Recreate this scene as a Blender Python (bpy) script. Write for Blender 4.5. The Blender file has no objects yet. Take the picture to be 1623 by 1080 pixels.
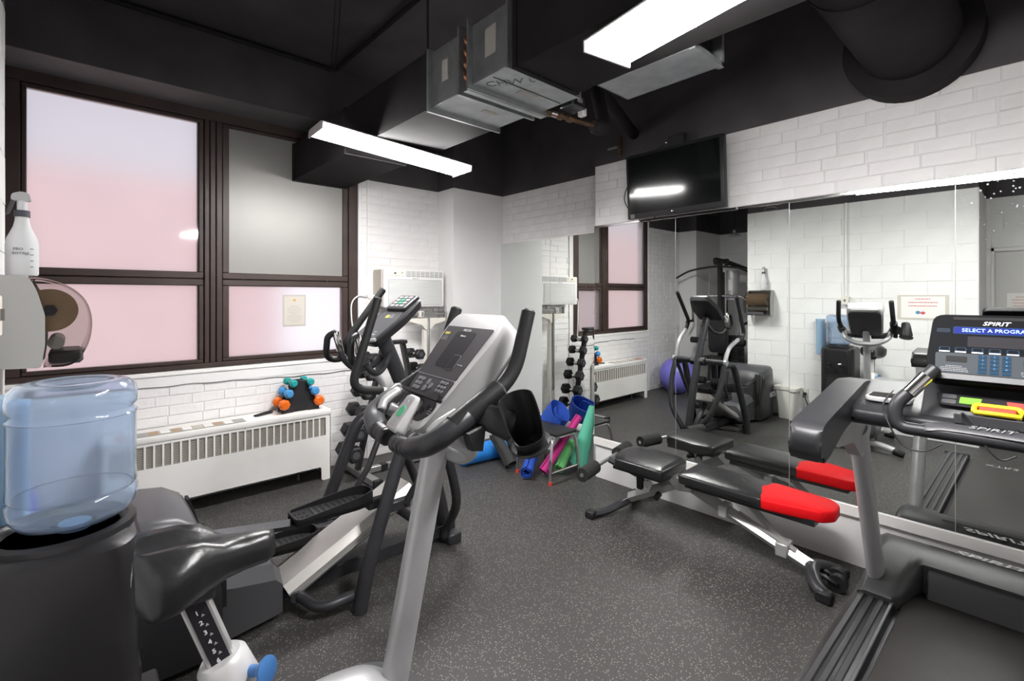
import bpy, bmesh, math, random
from mathutils import Matrix, Vector, noise
random.seed(7)
S = bpy.context.scene
COL = S.collection
R = math.radians

# ---------------------------------------------------------------- camera
cd = bpy.data.cameras.new('camera'); cam = bpy.data.objects.new('camera', cd); COL.objects.link(cam)
cam.location = (0, 0, 1.42); cam.rotation_euler = (R(90), 0, R(-42.17))
cd.sensor_width = 36; cd.lens = 770/1623*36; cd.shift_y = -69/1623; cd.clip_start = 0.02
S.camera = cam
# ---------------------------------------------------------------- world (daylight outside the window)
w = bpy.data.worlds.new('world'); S.world = w; w.use_nodes = True
bg = w.node_tree.nodes['Background']; bg.inputs[0].default_value = (0.90, 0.90, 1.0, 1); bg.inputs[1].default_value = 0.55
S.view_settings.view_transform = 'Standard'; S.view_settings.look = 'None'
S.view_settings.gamma = 1.0; S.view_settings.use_curve_mapping = False
S.view_settings.exposure = 0.75
LAMP = 57.0
# sun over this building's roof, lighting the facades across the yard
sl_ = bpy.data.lights.new('sun', 'SUN'); sl_.energy = 2.7; sl_.angle = R(2); sl_.color = (1.0, .97, .95)
so_l = bpy.data.objects.new('sun', sl_); COL.objects.link(so_l); so_l.rotation_euler = (R(42), 0, R(-12)); so_l.location = (0, -3, 8)

# ---------------------------------------------------------------- materials
MATS = {}
def mat(name, col, rough=0.5, metal=0.0, var=0.0, vscale=8.0, bump=0.0, bscale=60.0, spec=0.5, emit=None, es=0.0,
        trans=0.0, ior=1.45, alpha=1.0, coat=0.0, col2=None):
    m = bpy.data.materials.new(name); m.use_nodes = True; MATS[name] = m
    nt = m.node_tree; b = nt.nodes['Principled BSDF']
    b.inputs['Base Color'].default_value = (*col, 1); b.inputs['Roughness'].default_value = rough
    b.inputs['Metallic'].default_value = metal; b.inputs['Specular IOR Level'].default_value = spec
    b.inputs['Transmission Weight'].default_value = trans; b.inputs['IOR'].default_value = ior
    b.inputs['Alpha'].default_value = alpha; b.inputs['Coat Weight'].default_value = coat
    if emit: b.inputs['Emission Color'].default_value = (*emit, 1); b.inputs['Emission Strength'].default_value = es
    tc = nt.nodes.new('ShaderNodeTexCoord')
    if var > 0 or col2:
        n = nt.nodes.new('ShaderNodeTexNoise'); n.inputs['Scale'].default_value = vscale; n.inputs['Detail'].default_value = 5
        nt.links.new(tc.outputs['Object'], n.inputs['Vector'])
        r = nt.nodes.new('ShaderNodeValToRGB'); e = r.color_ramp.elements
        e[0].position = 0.3; e[1].position = 0.7
        e[0].color = (*[c*(1-var) for c in col], 1); e[1].color = (*(col2 or [min(1, c*(1+var)) for c in col]), 1)
        nt.links.new(n.outputs['Fac'], r.inputs['Fac']); nt.links.new(r.outputs['Color'], b.inputs['Base Color'])
    if bump > 0:
        n2 = nt.nodes.new('ShaderNodeTexNoise'); n2.inputs['Scale'].default_value = bscale; n2.inputs['Detail'].default_value = 4
        nt.links.new(tc.outputs['Object'], n2.inputs['Vector'])
        bp = nt.nodes.new('ShaderNodeBump'); bp.inputs['Strength'].default_value = bump; bp.inputs['Distance'].default_value = 0.01
        nt.links.new(n2.outputs['Fac'], bp.inputs['Height']); nt.links.new(bp.outputs['Normal'], b.inputs['Normal'])
    return m

mat('white_brick', (0.80, 0.785, 0.78), 0.48, var=0.04, vscale=5, bump=0.35, bscale=26)
mat('white_mortar', (0.78, 0.765, 0.76), 0.6, var=0.05, vscale=9, bump=0.3, bscale=40)
mat('white_plaster', (0.80, 0.79, 0.785), 0.55, var=0.04, vscale=2, bump=0.08, bscale=60)
mat('white_block', (0.81, 0.81, 0.80), 0.6, var=0.03, vscale=4, bump=0.25, bscale=90)
mat('black_paint', (0.060, 0.055, 0.058), 0.6, var=0.25, vscale=3, bump=0.12, bscale=40)
mat('black_paint_gloss', (0.026, 0.024, 0.025), 0.7, spec=.08, var=0.2, vscale=4, bump=0.05, bscale=30)
mat('grey_paint', (0.11, 0.108, 0.108), 0.6, var=0.1, vscale=6)
mat('bronze_frame', (0.050, 0.033, 0.028), 0.42, var=0.2, vscale=6)
mat('galvanised', (0.42, 0.44, 0.445), 0.38, metal=0.72, var=0.15, vscale=14)
mat('galvanised_dark', (0.13, 0.14, 0.15), 0.35, metal=0.8, var=0.2, vscale=10)
mat('copper', (0.36, 0.16, 0.09), 0.4, metal=0.9)
mat('brass', (0.16, 0.10, 0.06), 0.45, metal=0.8, var=0.3, vscale=40)
mat('white_enamel', (0.86, 0.845, 0.82), 0.38, var=0.03, vscale=5)
mat('cream_enamel', (0.74, 0.71, 0.64), 0.42, var=0.05, vscale=6)
mat('beige_metal', (0.50, 0.46, 0.40), 0.5)
mat('ac_white', (0.82, 0.81, 0.79), 0.4)
mat('ac_grey', (0.42, 0.42, 0.42), 0.5)
mat('near_black', (0.012, 0.012, 0.012), 0.8)  # painted-in shade of hollows; also used for dark panel strips
mat('grille_dark', (0.13, 0.12, 0.11), 0.55)
mat('black_plastic', (0.013, 0.013, 0.014), 0.38, bump=0.06, bscale=300)
mat('black_gloss', (0.012, 0.012, 0.013), 0.10, spec=0.6)
mat('black_rubber', (0.012, 0.012, 0.013), 0.55, bump=0.12, bscale=260)
mat('charcoal_plastic', (0.023, 0.023, 0.026), 0.40, bump=0.05, bscale=250)
mat('charcoal_metal', (0.042, 0.042, 0.047), 0.42, metal=0.35, var=0.1, vscale=20)
mat('slate_plastic', (0.066, 0.066, 0.072), 0.38)
mat('hood_plastic', (0.036, 0.037, 0.038), 0.45, bump=0.10, bscale=420)
mat('silver_paint', (0.46, 0.46, 0.47), 0.36, metal=0.35, var=0.05, vscale=12)
mat('silver_light', (0.47, 0.47, 0.47), 0.36, metal=0.5)
mat('silver_plastic', (0.56, 0.555, 0.56), 0.36, metal=0.25)
mat('brushed_alloy', (0.56, 0.54, 0.515), 0.38, metal=0.6, var=0.06, vscale=8)
mat('chrome', (0.80, 0.78, 0.76), 0.12, metal=1.0)
mat('steel_grey', (0.36, 0.36, 0.36), 0.35, metal=0.7)
mat('panel_grey', (0.060, 0.056, 0.062), 0.55, spec=.12)
mat('panel_dark', (0.022, 0.020, 0.024), 0.55, spec=.10)
mat('button_grey', (0.17, 0.17, 0.18), 0.45)
mat('print_white', (0.62, 0.62, 0.62), 0.5)
mat('print_grey', (0.34, 0.34, 0.35), 0.5)
mat('print_green', (0.05, 0.42, 0.20), 0.45)
mat('print_yellow', (0.55, 0.48, 0.06), 0.5)
mat('print_blue', (0.10, 0.25, 0.45), 0.5)
mat('red_plastic', (0.62, 0.05, 0.03), 0.4)
mat('red_vinyl', (0.70, 0.008, 0.012), 0.45, spec=.1, bump=0.10, bscale=60)
mat('black_vinyl', (0.016, 0.016, 0.017), 0.30, bump=0.12, bscale=45)
mat('foam_black', (0.018, 0.018, 0.018), 0.8, bump=0.2, bscale=200)
mat('water_blue', (0.74, 0.84, 0.965), 0.09, trans=0.90, ior=1.28)
mat('water', (0.72, 0.86, 0.97), 0.0, trans=1.0, ior=1.12)
mat('cooler_black', (0.014, 0.013, 0.014), 0.33, bump=0.10, bscale=350)
mat('cup_blue', (0.30, 0.45, 0.60), 0.25)
mat('grey_plastic', (0.38, 0.375, 0.36), 0.45)
mat('smoke_clear', (0.62, 0.60, 0.58), 0.05, trans=1.0, ior=1.05)
mat('kraft', (0.42, 0.30, 0.20), 0.8)
mat('paper', (0.82, 0.81, 0.79), 0.7)
mat('paper_cream', (0.58, 0.545, 0.48), 0.7)
mat('paper_grey', (0.44, 0.42, 0.39), 0.7)
mat('lettering_grey', (0.35, 0.34, 0.34), 0.7)
mat('lettering_dark', (0.06, 0.06, 0.08), 0.6)
mat('lettering_red', (0.60, 0.10, 0.10), 0.7)
mat('gold', (0.55, 0.30, 0.06), 0.5)
mat('bottle_clear', (0.78, 0.79, 0.80), 0.35, trans=0.25, ior=1.1)
mat('teal_vinyl', (0.02, 0.34, 0.32), 0.35)
mat('blue_vinyl', (0.07, 0.30, 0.62), 0.35)
mat('orange_vinyl', (0.86, 0.16, 0.012), 0.35)
mat('mat_blue', (0.018, 0.075, 0.42), 0.75, bump=0.15, bscale=150)
mat('mat_navy', (0.012, 0.03, 0.16), 0.8, bump=0.15, bscale=150)
mat('mat_pink', (0.48, 0.025, 0.20), 0.75, bump=0.15, bscale=150)
mat('mat_green', (0.12, 0.42, 0.14), 0.75, bump=0.15, bscale=150)
mat('mat_teal', (0.13, 0.55, 0.38), 0.7, bump=0.15, bscale=150)
mat('mat_black', (0.035, 0.035, 0.035), 0.8, bump=0.15, bscale=150)
mat('foam_blue', (0.02, 0.22, 0.68), 0.6, bump=0.1, bscale=150)
mat('ball_purple', (0.19, 0.17, 0.62), 0.35)
mat('bin_white', (0.74, 0.73, 0.69), 0.4)
mat('knob_blue', (0.05, 0.17, 0.42), 0.4)
mat('safety_yellow', (0.85, 0.66, 0.02), 0.4)
mat('key_blue', (0.004, 0.028, 0.06), 0.5, spec=.1, emit=(0.03, 0.22, 0.45), es=0.06)
mat('head_black', (0.005, 0.005, 0.0065), 0.5, spec=.05)
mat('head_grey', (0.050, 0.058, 0.066), 0.5, spec=.1)
mat('key_green', (0.16, 0.52, 0.02), 0.4)
mat('key_red', (0.60, 0.05, 0.04), 0.4)
mat('display_blue', (0.002, 0.004, 0.05), 0.5, spec=.1, emit=(0.01, 0.03, 0.5), es=0.35)
mat('display_text', (0.1, 0.2, 0.9), 0.3, emit=(0.10, 0.28, 1.0), es=1.7)
mat('exterior_pink', (0.62, 0.455, 0.455), 0.8, var=0.06, vscale=3)
mat('exterior_white', (0.88, 0.88, 0.92), 0.8)
mat('exterior_ground', (0.35, 0.33, 0.32), 0.9)
mat('door_paint', (0.60, 0.595, 0.58), 0.5)
mat('lamp_housing', (0.62, 0.60, 0.60), 0.4)
mat('lamp_lens', (0.9, 0.9, 0.9), 0.4, emit=(1.0, 0.98, 0.97), es=LAMP)
mat('belt', (0.022, 0.019, 0.018), 0.5, var=0.25, vscale=4, bump=0.1, bscale=300)
mat('screen_glass', (0.006, 0.007, 0.007), 0.09, spec=0.7)

# satin aluminium sheet standing in the upper right sash
mat('satin_panel', (0.27, 0.262, 0.252), 0.42, metal=0.3, spec=.3, var=0.05, vscale=2)

def node_mats():
    # rubber floor with fleck
    m = mat('rubber_floor', (0.04, 0.04, 0.04), 0.5); nt = m.node_tree; b = nt.nodes['Principled BSDF']
    tc = nt.nodes.new('ShaderNodeTexCoord')
    v = nt.nodes.new('ShaderNodeTexVoronoi'); v.inputs['Scale'].default_value = 140; nt.links.new(tc.outputs['Object'], v.inputs['Vector'])
    lt = nt.nodes.new('ShaderNodeMath'); lt.operation = 'LESS_THAN'; lt.inputs[1].default_value = 0.34
    nt.links.new(v.outputs['Distance'], lt.inputs[0])
    sep = nt.nodes.new('ShaderNodeSeparateColor'); nt.links.new(v.outputs['Color'], sep.inputs[0])
    gt = nt.nodes.new('ShaderNodeMath'); gt.operation = 'GREATER_THAN'; gt.inputs[1].default_value = 0.66
    nt.links.new(sep.outputs[0], gt.inputs[0])
    mu = nt.nodes.new('ShaderNodeMath'); mu.operation = 'MULTIPLY'; nt.links.new(lt.outputs[0], mu.inputs[0]); nt.links.new(gt.outputs[0], mu.inputs[1])
    n = nt.nodes.new('ShaderNodeTexNoise'); n.inputs['Scale'].default_value = 260; n.inputs['Detail'].default_value = 2
    nt.links.new(tc.outputs['Object'], n.inputs['Vector'])
    r = nt.nodes.new('ShaderNodeValToRGB'); r.color_ramp.elements[0].position = .35; r.color_ramp.elements[1].position = .7
    r.color_ramp.elements[0].color = (.030, .029, .028, 1); r.color_ramp.elements[1].color = (.066, .0635, .060, 1)
    nt.links.new(n.outputs['Fac'], r.inputs['Fac'])
    mx = nt.nodes.new('ShaderNodeMix'); mx.data_type = 'RGBA'; mx.inputs[7].default_value = (.25, .23, .21, 1)
    nt.links.new(mu.outputs[0], mx.inputs[0]); nt.links.new(r.outputs['Color'], mx.inputs[6]); nt.links.new(mx.outputs[2], b.inputs['Base Color'])
    bp = nt.nodes.new('ShaderNodeBump'); bp.inputs['Strength'].default_value = .25; bp.inputs['Distance'].default_value = .004
    nt.links.new(n.outputs['Fac'], bp.inputs['Height']); nt.links.new(bp.outputs['Normal'], b.inputs['Normal'])
    # mirrors
    for nm, speck in (('mirror', False), ('mirror_specked', True)):
        m = bpy.data.materials.new(nm); m.use_nodes = True; MATS[nm] = m; nt = m.node_tree
        b = nt.nodes['Principled BSDF']; b.inputs['Base Color'].default_value = (.80, .825, .80, 1)
        b.inputs['Metallic'].default_value = 1; b.inputs['Roughness'].default_value = 0.004
        if speck:
            tc = nt.nodes.new('ShaderNodeTexCoord'); v = nt.nodes.new('ShaderNodeTexVoronoi'); v.inputs['Scale'].default_value = 60
            nt.links.new(tc.outputs['Object'], v.inputs['Vector'])
            sx = nt.nodes.new('ShaderNodeSeparateXYZ'); nt.links.new(tc.outputs['Object'], sx.inputs[0])
            mr = nt.nodes.new('ShaderNodeMapRange'); mr.inputs[1].default_value = 1.25; mr.inputs[2].default_value = 1.64
            mr.inputs[3].default_value = 0.02; mr.inputs[4].default_value = 0.30; nt.links.new(sx.outputs[2], mr.inputs[0])
            sc = nt.nodes.new('ShaderNodeSeparateColor'); nt.links.new(v.outputs['Color'], sc.inputs[0])
            mm = nt.nodes.new('ShaderNodeMath'); mm.operation = 'MULTIPLY'; nt.links.new(mr.outputs[0], mm.inputs[0]); nt.links.new(sc.outputs[0], mm.inputs[1])
            lt = nt.nodes.new('ShaderNodeMath'); lt.operation = 'LESS_THAN'; nt.links.new(v.outputs['Distance'], lt.inputs[0]); nt.links.new(mm.outputs[0], lt.inputs[1])
            d = nt.nodes.new('ShaderNodeBsdfDiffuse'); d.inputs[0].default_value = (.8, .82, .85, 1)
            mix = nt.nodes.new('ShaderNodeMixShader'); nt.links.new(lt.outputs[0], mix.inputs[0])
            nt.links.new(b.outputs[0], mix.inputs[1]); nt.links.new(d.outputs[0], mix.inputs[2])
            nt.links.new(mix.outputs[0], nt.nodes['Material Output'].inputs[0])
    # frosted film glass: rough refraction plus a little diffuse translucency
    m = bpy.data.materials.new('frosted_glass'); m.use_nodes = True; MATS['frosted_glass'] = m; nt = m.node_tree
    nt.nodes.remove(nt.nodes['Principled BSDF'])
    rfr = nt.nodes.new('ShaderNodeBsdfRefraction'); rfr.inputs['Roughness'].default_value = .52; rfr.inputs['IOR'].default_value = 1.25
    tr = nt.nodes.new('ShaderNodeBsdfTranslucent'); tr.inputs[0].default_value = (.9, .88, .9, 1); rfr.inputs[0].default_value = (.93, .92, .93, 1)
    gl = nt.nodes.new('ShaderNodeBsdfGlossy'); gl.inputs['Roughness'].default_value = .06
    m1 = nt.nodes.new('ShaderNodeMixShader'); m1.inputs[0].default_value = .35
    m2 = nt.nodes.new('ShaderNodeMixShader'); m2.inputs[0].default_value = .03
    nt.links.new(rfr.outputs[0], m1.inputs[1]); nt.links.new(tr.outputs[0], m1.inputs[2])
    nt.links.new(m1.outputs[0], m2.inputs[1]); nt.links.new(gl.outputs[0], m2.inputs[2])
    nt.links.new(m2.outputs[0], nt.nodes['Material Output'].inputs[0])
node_mats()

# ---------------------------------------------------------------- mesh helpers
WM = {}                                     # object -> world matrix (parts are written in world or local space)
def catmull(P, n=6):
    P = [Vector(p) for p in P]; out = []
    for i in range(len(P)-1):
        p0 = P[i-1] if i else P[0]*2-P[1]; p1, p2 = P[i], P[i+1]; p3 = P[i+2] if i+2 < len(P) else P[-1]*2-P[-2]
        for k in range(n):
            t = k/n
            out.append(.5*((2*p1)+(p2-p0)*t+(2*p0-5*p1+4*p2-p3)*t*t+(3*p1-p0-3*p2+p3)*t**3))
    out.append(P[-1]); return out
def fillet(P, r, n=5):
    P = [Vector(p) for p in P]; out = [P[0]]
    for i in range(1, len(P)-1):
        a, b, c = P[i-1], P[i], P[i+1]; d1 = (a-b); d2 = (c-b)
        q = min(r, d1.length*.48, d2.length*.48); s = b+d1.normalized()*q; e = b+d2.normalized()*q
        for k in range(n+1):
            t = k/n; out.append(s*(1-t)**2+b*2*t*(1-t)+e*t*t)
    out.append(P[-1]); return out
def frame(o, x, y):
    """matrix whose local x,y axes point along x,y (y re-orthogonalised); z = x cross y"""
    x = Vector(x).normalized(); y = Vector(y); y = (y-x*y.dot(x)).normalized(); z = x.cross(y)
    M = Matrix((x, y, z)).transposed().to_4x4(); M.translation = Vector(o); return M
class MB:
    def __init__(s, M=None): s.bm = bmesh.new(); s.M = M or Matrix()
    def v(s, p): return s.bm.verts.new(s.M @ Vector(p))
    def poly(s, pts): 
        f = s.bm.faces.new([s.v(p) for p in pts]); return s
    def box(s, x0, x1, y0, y1, z0, z1, bev=0, seg=1):
        vs = [s.v(p) for p in ((x0,y0,z0),(x1,y0,z0),(x1,y1,z0),(x0,y1,z0),(x0,y0,z1),(x1,y0,z1),(x1,y1,z1),(x0,y1,z1))]
        fs = [s.bm.faces.new([vs[i] for i in q]) for q in ((3,2,1,0),(4,5,6,7),(0,1,5,4),(1,2,6,5),(2,3,7,6),(3,0,4,7))]
        if bev:
            es = list({e for f in fs for e in f.edges}); bmesh.ops.bevel(s.bm, geom=es, offset=bev, segments=seg, affect='EDGES', profile=.5)
        return s
    def prism(s, pts, ax, a0, a1, bev=0, seg=1):
        def P(p, a): return {'x': (a, p[0], p[1]), 'y': (p[0], a, p[1]), 'z': (p[0], p[1], a)}[ax]
        A = [s.v(P(p, a0)) for p in pts]; B = [s.v(P(p, a1)) for p in pts]; n = len(pts); fs = []
        fs.append(s.bm.faces.new(A)); fs.append(s.bm.faces.new(B[::-1]))
        for i in range(n): fs.append(s.bm.faces.new((A[i], B[i], B[(i+1) % n], A[(i+1) % n])))
        if bev:
            es = [e for e in fs[0].edges]+[e for e in fs[1].edges]
            bmesh.ops.bevel(s.bm, geom=es, offset=bev, segments=seg, affect='EDGES', profile=.5)
        return s
    def loft(s, rings, cap=True, closed=False):
        V = [[s.v(p) for p in r] for r in rings]; n = len(V[0])
        for a, b in zip(V, V[1:]+([V[0]] if closed else [])):
            for i in range(n): s.bm.faces.new((a[i], a[(i+1) % n], b[(i+1) % n], b[i]))
        if cap and not closed: s.bm.faces.new(V[0][::-1]); s.bm.faces.new(V[-1])
        return s
    def tube(s, P, r, n=12, flat=None, closed=False, rnd=True):
        P = [Vector(p) for p in P]; m = len(P)
        rad = (lambda i: r) if not isinstance(r, (list, tuple)) else (lambda i: r[0]+(r[-1]-r[0])*i/(m-1) if len(r) == 2 else r[min(i, len(r)-1)])
        T = []
        for i in range(m):
            a = P[i-1] if (i or closed) else P[0]; b = P[(i+1) % m] if (i < m-1 or closed) else P[-1]
            T.append((b-a).normalized())
        up = Vector(flat[2]) if flat else (Vector((0, 0, 1)) if abs(T[0].z) < .9 else Vector((1, 0, 0)))
        nrm = (up-T[0]*up.dot(T[0])).normalized(); rings = []
        for i in range(m):
            if flat: nrm = (up-T[i]*up.dot(T[i])).normalized()
            else: nrm = (nrm-T[i]*nrm.dot(T[i])).normalized()
            bi = T[i].cross(nrm); q = rad(i)
            ra, rb = (flat[0]*q, flat[1]*q) if flat else (q, q)
            rings.append([P[i]+nrm*ra*math.sin(2*math.pi*k/n)+bi*rb*math.cos(2*math.pi*k/n) for k in range(n)])
        if rnd and not closed:
            for at, c, t in ((0, P[0], -T[0]), (-1, P[-1], T[-1])):
                ring = rings[at]; q = rad(0 if at == 0 else m-1)*.25*(flat[1] if flat else 1)
                new = [c+(p-c)*.8+t*q for p in ring]
                if at == 0: rings.insert(0, new)
                else: rings.append(new)
        s.loft(rings, closed=closed); return s
    def cyl(s, p0, p1, r0, r1=None, n=20, rnd=False):
        return s.tube([p0, p1], [r0, r1 if r1 is not None else r0], n, rnd=rnd)
    def lathe(s, prof, c=(0,0,0), n=28, M=None):
        M0 = s.M; s.M = s.M @ Matrix.Translation(Vector(c)) @ (M or Matrix())
        rings = [[(r*math.cos(2*math.pi*k/n), r*math.sin(2*math.pi*k/n), z) for k in range(n)] for r, z in prof]
        s.loft(rings); s.M = M0; return s
    def ball(s, c, rx, ry=None, rz=None, n=20, m=12):
        ry = ry or rx; rz = rz or rx; c = Vector(c)
        rings = [[c+Vector((rx*math.sin(a)*math.cos(2*math.pi*k/n), ry*math.sin(a)*math.sin(2*math.pi*k/n), -rz*math.cos(a))) for k in range(n)]
                 for a in [math.pi*(i+.35)/(m-.3) for i in range(m)]]
        return s.loft(rings)
    def build(s, name, m, parent=None, world=True, kind=None, smooth=True, angle=38):
        bm = s.bm; bmesh.ops.recalc_face_normals(bm, faces=bm.faces)
        M = WM.get(parent.name) if parent else None
        if M is not None and world: bm.transform(M.inverted())
        me = bpy.data.meshes.new(name); bm.to_mesh(me); bm.free()
        me.materials.append(MATS[m])
        if smooth: me.shade_smooth(); me.set_sharp_from_angle(angle=R(angle))
        o = bpy.data.objects.new(name, me); COL.objects.link(o)
        if parent: o.parent = parent; WM[o.name] = WM[parent.name]
        else: WM[o.name] = Matrix()
        if kind: o['kind'] = kind
        return o
def thing(name, label, cat, loc=(0,0,0), rz=0, group=None):
    o = bpy.data.objects.new(name, None); COL.objects.link(o); o.empty_display_size = .1
    o.location = loc; o.rotation_euler = (0, 0, rz); o['label'] = label; o['category'] = cat
    if group: o['group'] = group
    WM[o.name] = Matrix.Translation(Vector(loc)) @ Matrix.Rotation(rz, 4, 'Z'); return o
def tag(o, label, cat, group=None):
    o['label'] = label; o['category'] = cat
    if group: o['group'] = group
    return o
def struct(name, m, mb): return mb.build(name, m, kind='structure')
def rrect(w, h, r, n=4, cx=0, cy=0):
    pts = []
    for sx, sy, a0 in ((1,1,0), (-1,1,90), (-1,-1,180), (1,-1,270)):
        for k in range(n+1):
            a = R(a0+90*k/n); pts.append((cx+sx*(w/2-r)+r*math.cos(a), cy+sy*(h/2-r)+r*math.sin(a)))
    return pts
def rpoly(pts, r, n=4):
    P = fillet([Vector((*pts[-1], 0))*.5+Vector((*pts[0], 0))*.5]+[Vector((*p, 0)) for p in pts]+[Vector((*pts[-1], 0))*.5+Vector((*pts[0], 0))*.5], r, n)
    return [(p.x, p.y) for p in P[:-1]]
def text(s, size, M, m, parent, name='lettering', ext=.0004, align='CENTER', bold=0, shear=0, sx=1):
    cu = bpy.data.curves.new(name, 'FONT'); cu.body = s; cu.size = size; cu.extrude = ext; cu.align_x = align; cu.align_y = 'CENTER'
    cu.offset = bold; cu.shear = shear; cu.resolution_u = 2
    t = bpy.data.objects.new(name, cu); COL.objects.link(t); dg = bpy.context.evaluated_depsgraph_get()
    me = bpy.data.meshes.new_from_object(t.evaluated_get(dg)); bpy.data.objects.remove(t); bpy.data.curves.remove(cu)
    PM = WM.get(parent.name); me.transform((PM.inverted() if PM else Matrix()) @ M @ Matrix.Diagonal((sx, 1, 1, 1)))
    me.materials.clear(); me.materials.append(MATS[m]); me.name = name
    o = bpy.data.objects.new(name, me); COL.objects.link(o); o.parent = parent; WM[o.name] = PM; return o
def lines_block(M, w, rows, gap, h, m, parent, name='text_line', seed=1):
    """rows of small print, too small to read"""
    rnd = random.Random(seed); mb = MB(M)
    for i in range(rows):
        y = -i*gap; L = w*(rnd.uniform(.75, 1) if i % 4 else .5)
        x = -L/2
        while x < L/2:
            d = rnd.uniform(.06, .16)*w*.6; mb.box(x, min(x+d, L/2), y-h/2, y+h/2, 0, .0004); x += d+.018*w
    return mb.build(name, m, parent, smooth=False, kind='stuff')
# ================================================================ THE ROOM
XM = 3.063          # mirror face of the near stretch of the right wall
XR = 3.27           # mirror face of the recessed stretch
ZB = 2.453          # above this line everything is painted black
CE = 3.19
struct('floor', 'rubber_floor', MB().box(-2.3, 3.5, -1.5, 4.35, -.06, 0))
struct('ceiling', 'black_paint', MB().box(-2.3, 3.6, -1.5, 4.4, CE, CE+.08))
BH, BL = .0677, .205

def brick_mesh(ax, L, H, name='brick', mt='white_brick', dep=.012, ch=.004, gap=.004):
    """one brick, built with its back face on the wall plane; ax = outward normal"""
    l, h = (L-gap)/2, (H-gap)/2
    B = [(-l, -h), (l, -h), (l, h), (-l, h)]; Fp = [(-l+ch, -h+ch), (l-ch, -h+ch), (l-ch, h-ch), (-l+ch, h-ch)]
    def P(p, d): return {'-x': (-d, p[0], p[1]), '+x': (d, p[0], p[1]), '-y': (p[0], -d, p[1]), '+y': (p[0], d, p[1])}[ax]
    vs = [P(p, -.004) for p in B]+[P(p, dep-.4*ch) for p in B]+[P(p, dep) for p in Fp]
    fs = [(8, 9, 10, 11)]+[(i, (i+1) % 4, 4+(i+1) % 4, 4+i) for i in range(4)]+[(4+i, 4+(i+1) % 4, 8+(i+1) % 4, 8+i) for i in range(4)]
    me = bpy.data.meshes.new(name); me.from_pydata(vs, [], fs); bm = bmesh.new(); bm.from_mesh(me)
    bmesh.ops.recalc_face_normals(bm, faces=bm.faces)
    # make sure front face looks outward
    n = {'-x': Vector((-1,0,0)), '+x': Vector((1,0,0)), '-y': Vector((0,-1,0)), '+y': Vector((0,1,0))}[ax]
    bm.faces.ensure_lookup_table()
    if bm.faces[0].normal.dot(n) < 0: bmesh.ops.reverse_faces(bm, faces=bm.faces)
    bm.to_mesh(me); bm.free(); me.materials.append(MATS[mt]); return me
def courses(ax, plane, a0, a1, z0, z1, parent, H=BH, L=BL, name='brick', mt='white_brick', skip=None, joined=False, dep=.006, jit=.0018, phase=0, ch=.004, gap=.004, alt=True):
    cache = {}; acc = bmesh.new() if joined else None
    n = max(1, round((z1-z0)/H)); H = (z1-z0)/n; rnd = random.Random(int(plane*97)+int(a0*31)+int(z0*13)); cnt = 0
    for r in range(n):
        z = z0+(r+.5)*H; a = a0-(((r+phase) % 2)*L*.5 if alt else 0)-rnd.uniform(0, .25)*L*(1 if name == 'brick' else 0)
        while a < a1-.004:
            full = L if rnd.random() > .12 or name != 'brick' else L*.5
            b = min(a+full, a1); s_ = max(a, a0)
            if b-s_ > .03 and not (skip and skip((s_+b)/2, z)):
                q = round(b-s_, 2)
                if q not in cache: cache[q] = brick_mesh(ax, q, H, name, mt, dep, ch, gap)
                d = rnd.uniform(-jit, jit); c = (s_+b)/2
                sg = -1 if ax[0] == '-' else 1
                loc = (plane+sg*d, c, z) if ax[1] == 'x' else (c, plane+sg*d, z)
                rot = (rnd.uniform(-.006, .006), rnd.uniform(-.006, .006), rnd.uniform(-.008, .008))
                if joined:
                    t = bmesh.new(); t.from_mesh(cache[q]); t.transform(Matrix.Translation(Vector(loc)))
                    tm = bpy.data.meshes.new('t'); t.to_mesh(tm); t.free(); acc.from_mesh(tm); bpy.data.meshes.remove(tm)
                else:
                    o = bpy.data.objects.new(name, cache[q]); COL.objects.link(o); o.parent = parent; o.location = loc; o.rotation_euler = rot; cnt += 1
            a += full
    if joined:
        me = bpy.data.meshes.new(name+'work'); acc.to_mesh(me); acc.free(); me.materials.append(MATS[mt])
        o = bpy.data.objects.new(name+'work', me); COL.objects.link(o); o.parent = parent; o['kind'] = 'stuff'
    return cnt

# ---- right wall: base, brick band, black upper part
wr = struct('wall_right', 'white_mortar', MB().box(XM+.018, 3.5, -1.5, 2.411, .30, ZB))
MB().box(XM+.010, 3.5, -1.5, 2.405, 0, .262).build('wall_base', 'white_plaster', wr)
MB().box(XM+.012, 3.5, -1.5, 2.411, ZB, CE).build('upper_wall', 'black_paint', wr)
MB().box(XM+.012, 3.5, 2.4105, 2.4115, .3, ZB).build('wall_end', 'white_plaster', wr)
print('bricks right', courses('-x', XM+.018, -.25, 2.411, 1.982, ZB, wr))
struct('trim_1', 'white_enamel', MB().box(XM-.010, XM+.03, -1.5, 2.413, .258, .318, .004))
struct('trim_2', 'chrome', MB().box(XM-.004, XM+.02, -1.5, 2.411, 1.962, 1.980, .002))
# ---- recessed stretch
wc = struct('wall_right_recess', 'white_mortar', MB().box(XR+.018, 3.6, 2.40, 3.80, 0, ZB))
MB().box(XR+.012, 3.6, 2.40, 3.80, ZB, CE).build('upper_wall', 'black_paint', wc)
print('bricks recess', courses('-x', XR+.018, 2.411, 3.77, 1.982, ZB, wc))
struct('trim_3', 'white_enamel', MB().box(XR-.008, XR+.03, 2.411, 3.77, .258, .318, .004))
struct('trim_4', 'white_enamel', MB().box(XR-.004, XR+.02, 2.411, 3.77, 1.962, 1.975, .002))
# ---- corner column
cl = struct('wall_column', 'white_plaster', MB().box(2.672, 3.6, 3.772, 4.3, 0, ZB))
MB().box(2.670, 3.6, 3.770, 4.3, ZB, CE).build('upper_wall', 'black_paint', cl)
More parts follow.
